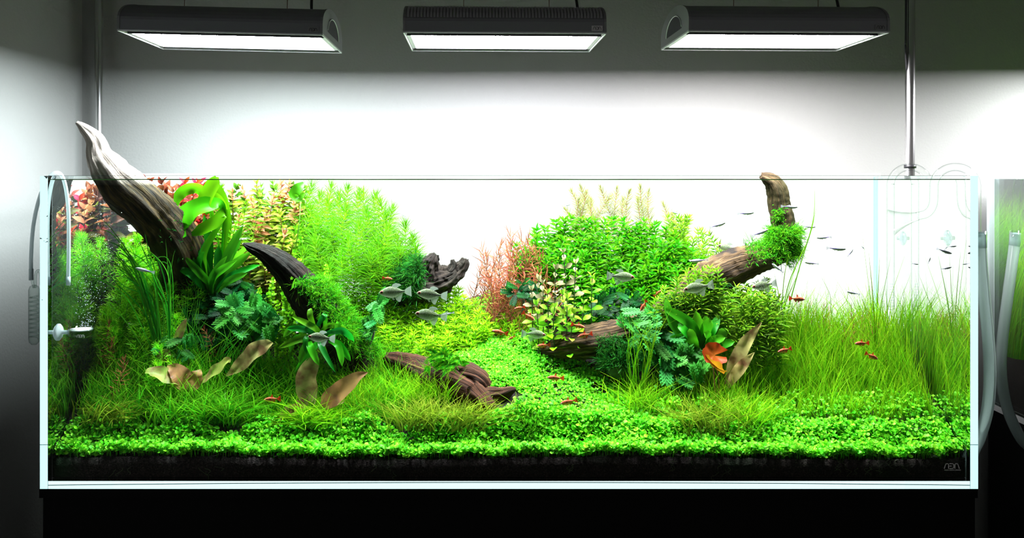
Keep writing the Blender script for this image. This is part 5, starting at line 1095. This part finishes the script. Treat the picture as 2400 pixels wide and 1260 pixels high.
ribbon_grass('few scattered tall blades near the glass pipes', (2060, 920, 2.02), rt, .0016, LM['grass'])
rt = [[(1500 + R(-30, 30), R(800, 850), 1.89), (1510 + R(-70, 80), R(720, 790), 1.89)] for i in range(22)]
ribbon_grass('thin grass blades crossing in front of the lobed leaves', (1490, 950, 1.89), rt, .0013, LM['grass'])

# ------------------------------------------------------------------ carpet of tiny leaves
def carpet(label, n, keep, fx, fd, L, mat, hgt=.012):
    X = RNG.uniform(fx[0], fx[1], n); D = RNG.uniform(fd[0], fd[1], n); k = keep(X, D); X, D = X[k], D[k]; n = len(X)
    bumps = .006 * np.sin(X * 60) * np.sin(D * 75 + X * 20)
    H = np.clip(hgt * RNG.uniform(.35, 1.3, n) + bumps, .003, .04); Z = ground(X, D) + H; a = RNG.uniform(0, 2 * np.pi, n); acc = Acc()
    for s in (0, np.pi):
        d = np.stack([np.cos(a + s), np.sin(a + s), RNG.uniform(.1, 1.3, n)], -1)
        Pb = np.stack([X, D, Z], -1)
        l = L * RNG.uniform(.65, 1.25, n); end = Pb + norm(d) * l[:, None]; bad = end[:, 1] < 1.777; d[bad, 1] *= -1
        acc.add(*ribbons(Pb, d, l, l * .62, [0, 0, -.25], [.28, .3, .95, 1, .35], np.stack([RNG.normal(size=n) * .5, -.75 + RNG.normal(size=n) * .3, .8 + 0 * X], -1), 2))
    st = RNG.choice(n, n // 4, replace=False)
    acc.add(*ribbons(np.stack([X[st], D[st], Z[st] - H[st] - .003], -1), [0, 0, 1.], H[st] + .003, .0007, RNG.normal(size=(len(st), 3)) * .1, [1, 1, 1], [0, -1., 0]))
    link('carpet_plant', acc.mesh('carpet_plant'), mat, label=label, cat='carpet plant', kind='stuff')
nz_ = lambda X: .012 * np.sin(X * 14 + .6) + .008 * np.sin(X * 37)
carpet('bright green carpet of tiny leaves climbing the path to the centre', 15500, lambda X, D: on_path(X, D, .012) & (D > 1.83), (-.15, .5), (1.83, 2.19), .0078, LM['carpet'], .010)
carpet('bright green carpet of small leaves along the whole front glass', 19000, lambda X, D: D < 1.842 + nz_(X) + .02 * (X > .2), (-.882, .882), (1.779, 1.885), .0105, LM['carpet'], .017)
carpet('sprigs of small carpet leaves creeping up into the right grass', 1500, lambda X, D: RNG.random(len(X)) < .5, (.3, .88), (1.86, 1.92), .009, LM['carpet'], .03)

carpet('patch of tiny carpet leaves behind the reddish root', 2600, lambda X, D: D > 1.885 + .25 * np.abs(X + .03), (-.13, .06), (1.87, 2.0), .008, LM['carpet'], .009)
# grass of the neighbouring tank
n = 13000
X = NXF + .017 + .53 * RNG.random(n) ** 3; D = RNG.uniform(1.98, NY1 - .022, n); zz = CZ - .46 + .07 * sstep(0, .35, X - NXF); Ls = .18 + .30 * RNG.random(n)
d = np.stack([np.abs(RNG.normal(size=n)) * .10, RNG.normal(size=n) * .2, np.ones(n)], -1); c = np.stack([np.abs(RNG.normal(size=n)) * .15, RNG.normal(size=n) * .25, -np.abs(RNG.normal(size=n)) * .15], -1)
Ls = np.minimum(Ls, CZ - .01 - zz)
d[:, 1] = np.where(D > 2.1, -np.abs(d[:, 1]), d[:, 1]); c[:, 1] = np.where(D > 2.1, -np.abs(c[:, 1]), c[:, 1])
acc = Acc(); acc.add(*ribbons(np.stack([X, D, zz], -1), d, Ls, .0017, c, [1, .95, .8, .5, .06], np.stack([-np.ones(n), -.6 * np.ones(n), np.zeros(n)], -1)))
V = acc.V[0]; V[:, 0] = np.maximum(V[:, 0], NXF + .0135); V[:, 1] = np.minimum(V[:, 1], NY1 - .0135)
link('grass_meadow', acc.mesh('grass_meadow', tank=False), LM['grass'], label='tall bright grass filling the neighbouring tank', cat='grass', kind='stuff')

# ------------------------------------------------------------------ fish
def fishmat(name, back, side, belly, line=None, spot=None, speck=False, trans=0.0, head=None):
    m, nt, out = newmat(name); L = nt.links.new
    tc = nd(nt, 'ShaderNodeTexCoord'); sp = nd(nt, 'ShaderNodeSeparateXYZ'); L(tc.outputs['Object'], sp.inputs[0])
    mr = nd(nt, 'ShaderNodeMapRange', i_1=-.18, i_2=.18); L(sp.outputs[2], mr.inputs[0])
    col = ramp(nt, mr.outputs[0], [(0.1, belly), (.45, side), (.9, back)])
    def mixin(col, fac, c):
        mc = nd(nt, 'ShaderNodeMix', data_type='RGBA'); L(fac, mc.inputs[0]); L(col, mc.inputs[6]); mc.inputs[7].default_value = c4(c); return mc.outputs[2]
    if head:
        h = nd(nt, 'ShaderNodeMapRange', i_1=.22, i_2=.45); L(sp.outputs[0], h.inputs[0]); col = mixin(col, h.outputs[0], head)
    if line:   # a stripe along the flank towards the tail
        ab = nd(nt, 'ShaderNodeMath', operation='ABSOLUTE'); sb = nd(nt, 'ShaderNodeMath', operation='SUBTRACT', i_1=.012); L(sp.outputs[2], sb.inputs[0]); L(sb.outputs[0], ab.inputs[0])
        a = nd(nt, 'ShaderNodeMapRange', i_1=.022, i_2=.010); L(ab.outputs[0], a.inputs[0]); b_ = nd(nt, 'ShaderNodeMapRange', i_1=.22, i_2=-.05); L(sp.outputs[0], b_.inputs[0])
        ml = nd(nt, 'ShaderNodeMath', operation='MULTIPLY'); L(a.outputs[0], ml.inputs[0]); L(b_.outputs[0], ml.inputs[1]); col = mixin(col, ml.outputs[0], line)
    if spot:
        mp = nd(nt, 'ShaderNodeMapping'); mp.inputs['Location'].default_value = (-.16, 0, -.02); mp.inputs['Scale'].default_value = (1.5, 0, 1); L(tc.outputs['Object'], mp.inputs['Vector'])
        ln = nd(nt, 'ShaderNodeVectorMath', operation='LENGTH'); L(mp.outputs[0], ln.inputs[0]); a = nd(nt, 'ShaderNodeMapRange', i_1=.05, i_2=.03); L(ln.outputs['Value'], a.inputs[0]); col = mixin(col, a.outputs[0], spot)
    if speck:
        vo = nd(nt, 'ShaderNodeTexVoronoi', i_Scale=38.0); L(tc.outputs['Object'], vo.inputs['Vector']); a = nd(nt, 'ShaderNodeMapRange', i_1=.32, i_2=.15, i_4=.7); L(vo.outputs[0], a.inputs[0]); col = mixin(col, a.outputs[0], (.8, .9, .8))
    b = nd(nt, 'ShaderNodeBsdfPrincipled', i_Roughness=.5); b.inputs['Specular IOR Level'].default_value = .12; L(col, b.inputs['Base Color'])
    t = nd(nt, 'ShaderNodeBsdfTransparent'); mx = nd(nt, 'ShaderNodeMixShader', i_0=trans); L(b.outputs[0], mx.inputs[1]); L(t.outputs[0], mx.inputs[2]); L(mx.outputs[0], out.inputs[0]); return m
def finmat(name, col, alpha):
    m, nt, out = newmat(name); L = nt.links.new; d = nd(nt, 'ShaderNodeBsdfDiffuse'); d.inputs[0].default_value = c4(col); tl = nd(nt, 'ShaderNodeBsdfTranslucent'); tl.inputs[0].default_value = c4(col)
    tc = nd(nt, 'ShaderNodeTexCoord'); wv = nd(nt, 'ShaderNodeTexWave', i_Scale=14.0, i_Distortion=.5); L(tc.outputs['Object'], wv.inputs['Vector'])
    a = nd(nt, 'ShaderNodeMixShader', i_0=.5); L(d.outputs[0], a.inputs[1]); L(tl.outputs[0], a.inputs[2]); t = nd(nt, 'ShaderNodeBsdfTransparent')
    mr = nd(nt, 'ShaderNodeMapRange', i_3=alpha * .75, i_4=min(1, alpha * 1.2)); L(wv.outputs[1], mr.inputs[0]); b = nd(nt, 'ShaderNodeMixShader'); L(mr.outputs[0], b.inputs[0]); L(t.outputs[0], b.inputs[1]); L(a.outputs[0], b.inputs[2]); L(b.outputs[0], out.inputs[0]); return m
FM = {'diamond': (fishmat('fish_silver_green', (.12, .16, .08), (.19, .26, .14), (.28, .36, .22), line=(.06, .07, .06), speck=True, trans=.28), finmat('fin_pale', (.50, .58, .52), .6)),
      'red': (fishmat('fish_red', (.45, .10, .05), (.62, .16, .06), (.75, .32, .10), spot=(.01, .008, .008), head=(.62, .06, .05)), finmat('fin_red', (.75, .10, .04), .85)),
      'blue': (fishmat('fish_blue_silver', (.42, .46, .38), (.55, .62, .64), (.75, .8, .8), line=(.16, .11, .50)), finmat('fin_clear', (.6, .62, .7), .4))}
M['eye_black'] = princ('fish_eye', (.005, .005, .006), .15); M['eye_red'] = princ('fish_eye_red', (.35, .03, .03), .2); M['eye_ring'] = princ('fish_eye_ring', (.55, .6, .6), .25)
SHAPE = {  # x, top, bottom, half thickness in fish lengths (snout at +.5, tail root at -.27)
    'diamond': [(.5, .0, -.012, .006), (.46, .045, -.045, .03), (.40, .085, -.085, .05), (.30, .14, -.13, .068), (.18, .175, -.165, .075), (.05, .168, -.165, .07), (-.08, .12, -.115, .05), (-.18, .07, -.06, .03), (-.25, .04, -.034, .018), (-.30, .042, -.04, .008)],
    'red': [(.5, .0, -.012, .006), (.46, .04, -.04, .03), (.39, .075, -.075, .05), (.28, .12, -.12, .066), (.15, .14, -.14, .07), (0, .125, -.12, .06), (-.12, .085, -.075, .04), (-.20, .055, -.045, .024), (-.25, .038, -.032, .014), (-.30, .04, -.036, .008)],
    'blue': [(.5, .005, -.012, .006), (.45, .035, -.045, .026), (.37, .06, -.075, .04), (.26, .075, -.1, .05), (.12, .075, -.105, .05), (-.02, .06, -.08, .042), (-.14, .042, -.05, .03), (-.22, .03, -.032, .018), (-.28, .024, -.024, .01), (-.32, .024, -.024, .006)]}
FINS = {
    'diamond': {'dorsal_fin': [(.10, .165), (.06, .24), (-.02, .27), (-.14, .25), (-.20, .20), (-.12, .17), (-.05, .12)], 'anal_fin': [(.02, -.16), (-.02, -.24), (-.10, -.31), (-.15, -.30), (-.18, -.2), (-.24, -.04), (-.10, -.10)], 'tail_fin': [(-.28, .035), (-.36, .10), (-.50, .17), (-.44, .06), (-.40, .0), (-.44, -.06), (-.50, -.16), (-.36, -.10), (-.28, -.035)], 'pelvic_fin': [(.14, -.16), (.07, -.25), (.03, -.24), (.05, -.16)]},
    'red': {'dorsal_fin': [(.08, .13), (.02, .26), (-.04, .28), (-.03, .2), (-.05, .11)], 'anal_fin': [(.0, -.12), (-.04, -.22), (-.08, -.2), (-.2, -.07), (-.2, -.04)], 'tail_fin': [(-.28, .035), (-.38, .11), (-.5, .18), (-.45, .07), (-.39, .0), (-.45, -.07), (-.5, -.17), (-.38, -.10), (-.28, -.035)], 'pelvic_fin': [(.16, -.13), (.10, -.21), (.06, -.2), (.08, -.13)]},
    'blue': {'dorsal_fin': [(.06, .07), (.0, .12), (-.04, .12), (-.05, .055)], 'anal_fin': [(-.02, -.08), (-.06, -.125), (-.1, -.11), (-.2, -.04), (-.18, -.035)], 'tail_fin': [(-.30, .022), (-.40, .06), (-.5, .09), (-.45, .03), (-.42, .0), (-.45, -.03), (-.5, -.09), (-.40, -.06), (-.30, -.022)], 'pelvic_fin': [(.14, -.1), (.09, -.15), (.07, -.14), (.08, -.1)]}}
def fish_proto(kind):
    sh = np.array(SHAPE[kind]); q = catmull(sh, 3); K = len(q); n = 16; V = []
    for x, zt, zb, th in q:
        for j in range(n):
            a = 2 * math.pi * j / n; cz, cy = math.cos(a), math.sin(a); z = (zt + zb) / 2 + (zt - zb) / 2 * cz; V.append((x, th * cy * (1 - .25 * abs(cz) ** 3), z))
    i = np.arange(K - 1)[:, None] * n; j = np.arange(n)[None]; j2 = (j + 1) % n; Fq = np.stack([i + j, i + n + j, i + n + j2, i + j2], -1).reshape(-1, 4)
    body = mesh_np('body', V, Fq); body.materials.append(FM[kind][0]); parts = {}
    for fn, poly in FINS[kind].items():
        bm = bmesh.new(); t = .0035
        lo = [bm.verts.new((x, -t, z)) for x, z in poly]; hi = [bm.verts.new((x, t, z)) for x, z in poly]
        bm.faces.new(lo); bm.faces.new(hi[::-1])
        for k in range(len(poly)): bm.faces.new((lo[k], hi[k], hi[(k + 1) % len(poly)], lo[(k + 1) % len(poly)]))
        bmesh.ops.triangulate(bm, faces=bm.faces[:]); me = bpy.data.meshes.new(fn); bm.to_mesh(me); bm.free(); me.materials.append(FM[kind][1]); parts[fn] = me
    r = {'diamond': .034, 'red': .026, 'blue': .024}[kind]; bm = bmesh.new(); bmesh.ops.create_uvsphere(bm, u_segments=10, v_segments=6, radius=r)
    for v in bm.verts: v.co.y *= .5
    me = bpy.data.meshes.new('eye'); bm.to_mesh(me); bm.free(); me.shade_smooth(); me.materials.append(M['eye_black'])
    bm = bmesh.new(); bmesh.ops.create_uvsphere(bm, u_segments=10, v_segments=6, radius=r * 1.45)
    for v in bm.verts: v.co.y *= .28
    mr = bpy.data.meshes.new('iris'); bm.to_mesh(mr); bm.free(); mr.shade_smooth(); mr.materials.append(M['eye_red'] if kind == 'diamond' else M['eye_ring'])
    ex = {'diamond': (.41, .052, .02), 'red': (.405, .047, .012), 'blue': (.405, .035, .002)}[kind]
    return body, parts, me, mr, ex
PROTO = {k: fish_proto(k) for k in SHAPE}
def fish(kind, px, py, D, size, face, tilt, label, yaw=0.0):
    """face +1 looks right, -1 looks left; tilt in degrees, nose up positive"""
    body, parts, eye, iris, ex = PROTO[kind]; L = size * D / F
    nm = {'diamond': 'silver_tetra', 'red': 'red_tetra', 'blue': 'slender_tetra'}[kind]
    root = empty(nm, P(px, py, D), label=label, cat='fish', group={'diamond': 'large silver green tetras', 'red': 'small red tetras', 'blue': 'slender blue silver tetras'}[kind])
    root.scale = (L, L, L); root.rotation_euler = (0, -math.radians(tilt), (0 if face > 0 else math.pi) + math.radians(yaw))
    link('body', body, None, root)
    for fn, me in parts.items(): link(fn, me, None, root)
    for s in (-1, 1):
        e = link('eye', eye, None, root, loc=(ex[0], s * ex[1], ex[2])); link('iris', iris, None, root, loc=(ex[0], s * (ex[1] - .004), ex[2]))
DI = [(926, 684, 1.90, 76, -1, -3, 'silver green tetra nearest the small red fish above the lime mound'), (1012, 690, 1.89, 72, -1, 6, 'silver green tetra over the top of the lime mound, right of another'), (1010, 738, 1.88, 76, -1, 6, 'silver green tetra meeting a slender blue fish before the lime mound'),
      (753, 791, 1.845, 64, -1, 5, 'silver tetra in front of the bright strap fern on the left'), (1251, 783, 1.92, 58, 1, -4, 'silver tetra hovering over the carpet path'), (1455, 648, 1.95, 66, 1, -4, 'silver green tetra in front of the large green bush'),
      (1637, 673, 1.92, 72, -1, -10, 'silver tetra in front of the log below the fork'), (1791, 668, 1.93, 60, -1, -10, 'silver tetra under the driftwood fork beside the grass'), (1706, 581, 2.06, 50, -1, 14, 'pale silver tetra half hidden behind the mossy fork')]
for a in DI: fish('diamond', *a)
RE = [(908, 652, 1.95, 24, 1, -8, 'tiny red fish in front of the dark moss'), (1218, 721, 1.94, 26, -1, -10, 'red fish at the head of the path, upper of a touching pair'), (1239, 741, 1.93, 36, 1, -33, 'red fish diving beside the oval-leaved stems, lower of a pair'), (1172, 778, 1.92, 38, -1, 12, 'orange red fish over the upper carpet path heading left'), (1199, 791, 1.93, 17, -1, -30, 'smallest red fish seen nearly head-on over the path'),
      (1355, 763, 1.90, 34, 1, -14, 'red fish between the oval leaves and the log'), (1371, 785, 1.90, 36, -1, -12, 'red fish right above the brown log heading left'), (1274, 809, 1.95, 32, -1, -4, 'dull orange fish at the left end of the brown log'), (1302, 885, 1.86, 40, -1, 3, 'orange red fish over the middle of the carpet path'), (1333, 941, 1.85, 42, -1, -12, 'orange red fish over the lower carpet path'),
      (638, 935, 1.83, 40, -1, -4, 'red fish in the grass left of the translucent brown leaves'), (1541, 687, 1.96, 22, 1, 40, 'small red fish at the edge of the bush above the log'), (1508, 716, 1.94, 30, -1, -60, 'red fish pointing steeply down beside the log'), (1760, 715, 1.95, 22, -1, 30, 'dull red fish in the arching stems on the right'),
      (1868, 700, 1.90, 38, 1, -4, 'orange fish in clear water above the wiry pink stems'), (1839, 820, 1.86, 34, -1, -14, 'red fish in front of the tall grass heading left'), (2020, 804, 1.87, 34, -1, -2, 'orange red fish before the tall grass, upper of two'), (2043, 834, 1.86, 34, 1, -26, 'orange red fish diving right before the tall grass, lower of two')]
for a in RE: fish('red', *a)
BL = [(1748, 499, 1.98, 40, 1, 4, 'slender fish in clear water left of the upright branch, upper one'), (1682, 527, 1.97, 40, 1, 18, 'slender fish rising right over the bush shoulder'), (1850, 484, 1.96, 40, 1, -3, 'slender fish crossing in front of the upright branch'), (1781, 545, 1.95, 42, 1, 22, 'slender fish in front of the moss on the fork'), (1897, 531, 1.98, 30, 1, -2, 'slender fish among the leaning blades right of the branch'),
      (1931, 556, 1.98, 36, -1, -2, 'slender fish heading left between the blades in clear water'), (1960, 582, 1.94, 46, 1, -3, 'largest slender fish in clear water with a dark tail stripe'), (1993, 592, 2.0, 22, 1, 55, 'small slender fish rising steeply in clear water'), (2023, 580, 2.05, 14, -1, 50, 'tiny far fish at a steep tilt in clear water'), (1638, 610, 1.95, 44, -1, -4, 'slender fish at the left end of the mossy log'),
      (1902, 616, 1.97, 34, -1, 8, 'slender fish heading left right of the fork'), (1823, 628, 1.96, 34, -1, 38, 'slender pale fish nose up below the fork'), (2213, 588, 1.80, 38, 1, -18, 'slender fish near the right pane heading down'), (2145, 618, 1.88, 16, 1, -8, 'tiny fish left of the inflow pipe foot'), (2218, 628, 1.80, 26, 1, 12, 'slender fish near the right pane heading up'), (2178, 610, 1.83, 16, 1, 70, 'pale fish pointing up by the right pane'),
      (2000, 686, 1.95, 32, -1, 14, 'slender fish alone over the grass in clear water'), (1486, 521, 2.05, 30, -1, -28, 'slender fish in front of the top of the bush'), (1580, 497, 2.08, 22, 1, -14, 'tiny fish right of the wispy stems'), (1330, 480, 2.12, 20, 1, 20, 'tiny fish left of the wispy stems'), (945, 503, 2.1, 20, -1, 55, 'tiny fish at the right edge of the needle bush'), (1050, 735, 1.90, 30, -1, -12, 'slender bluish fish touching the tail of a silver tetra'),
      (340, 633, 1.89, 46, -1, 14, 'slender greenish fish over the feathery stems on the left'), (352, 448, 1.95, 44, -1, -14, 'pale slender fish under the surface beside the tilted driftwood'), (1866, 572, 2.08, 22, -1, -4, 'faint small fish right behind the mossy fork'), (1291, 545, 2.1, 26, 1, -3, 'thin yellowish fish at the left of the bush top'), (2232, 577, 1.79, 20, 1, 4, 'tiny fish at the suction cup on the right pane')]
for a in BL: fish('blue', *a)
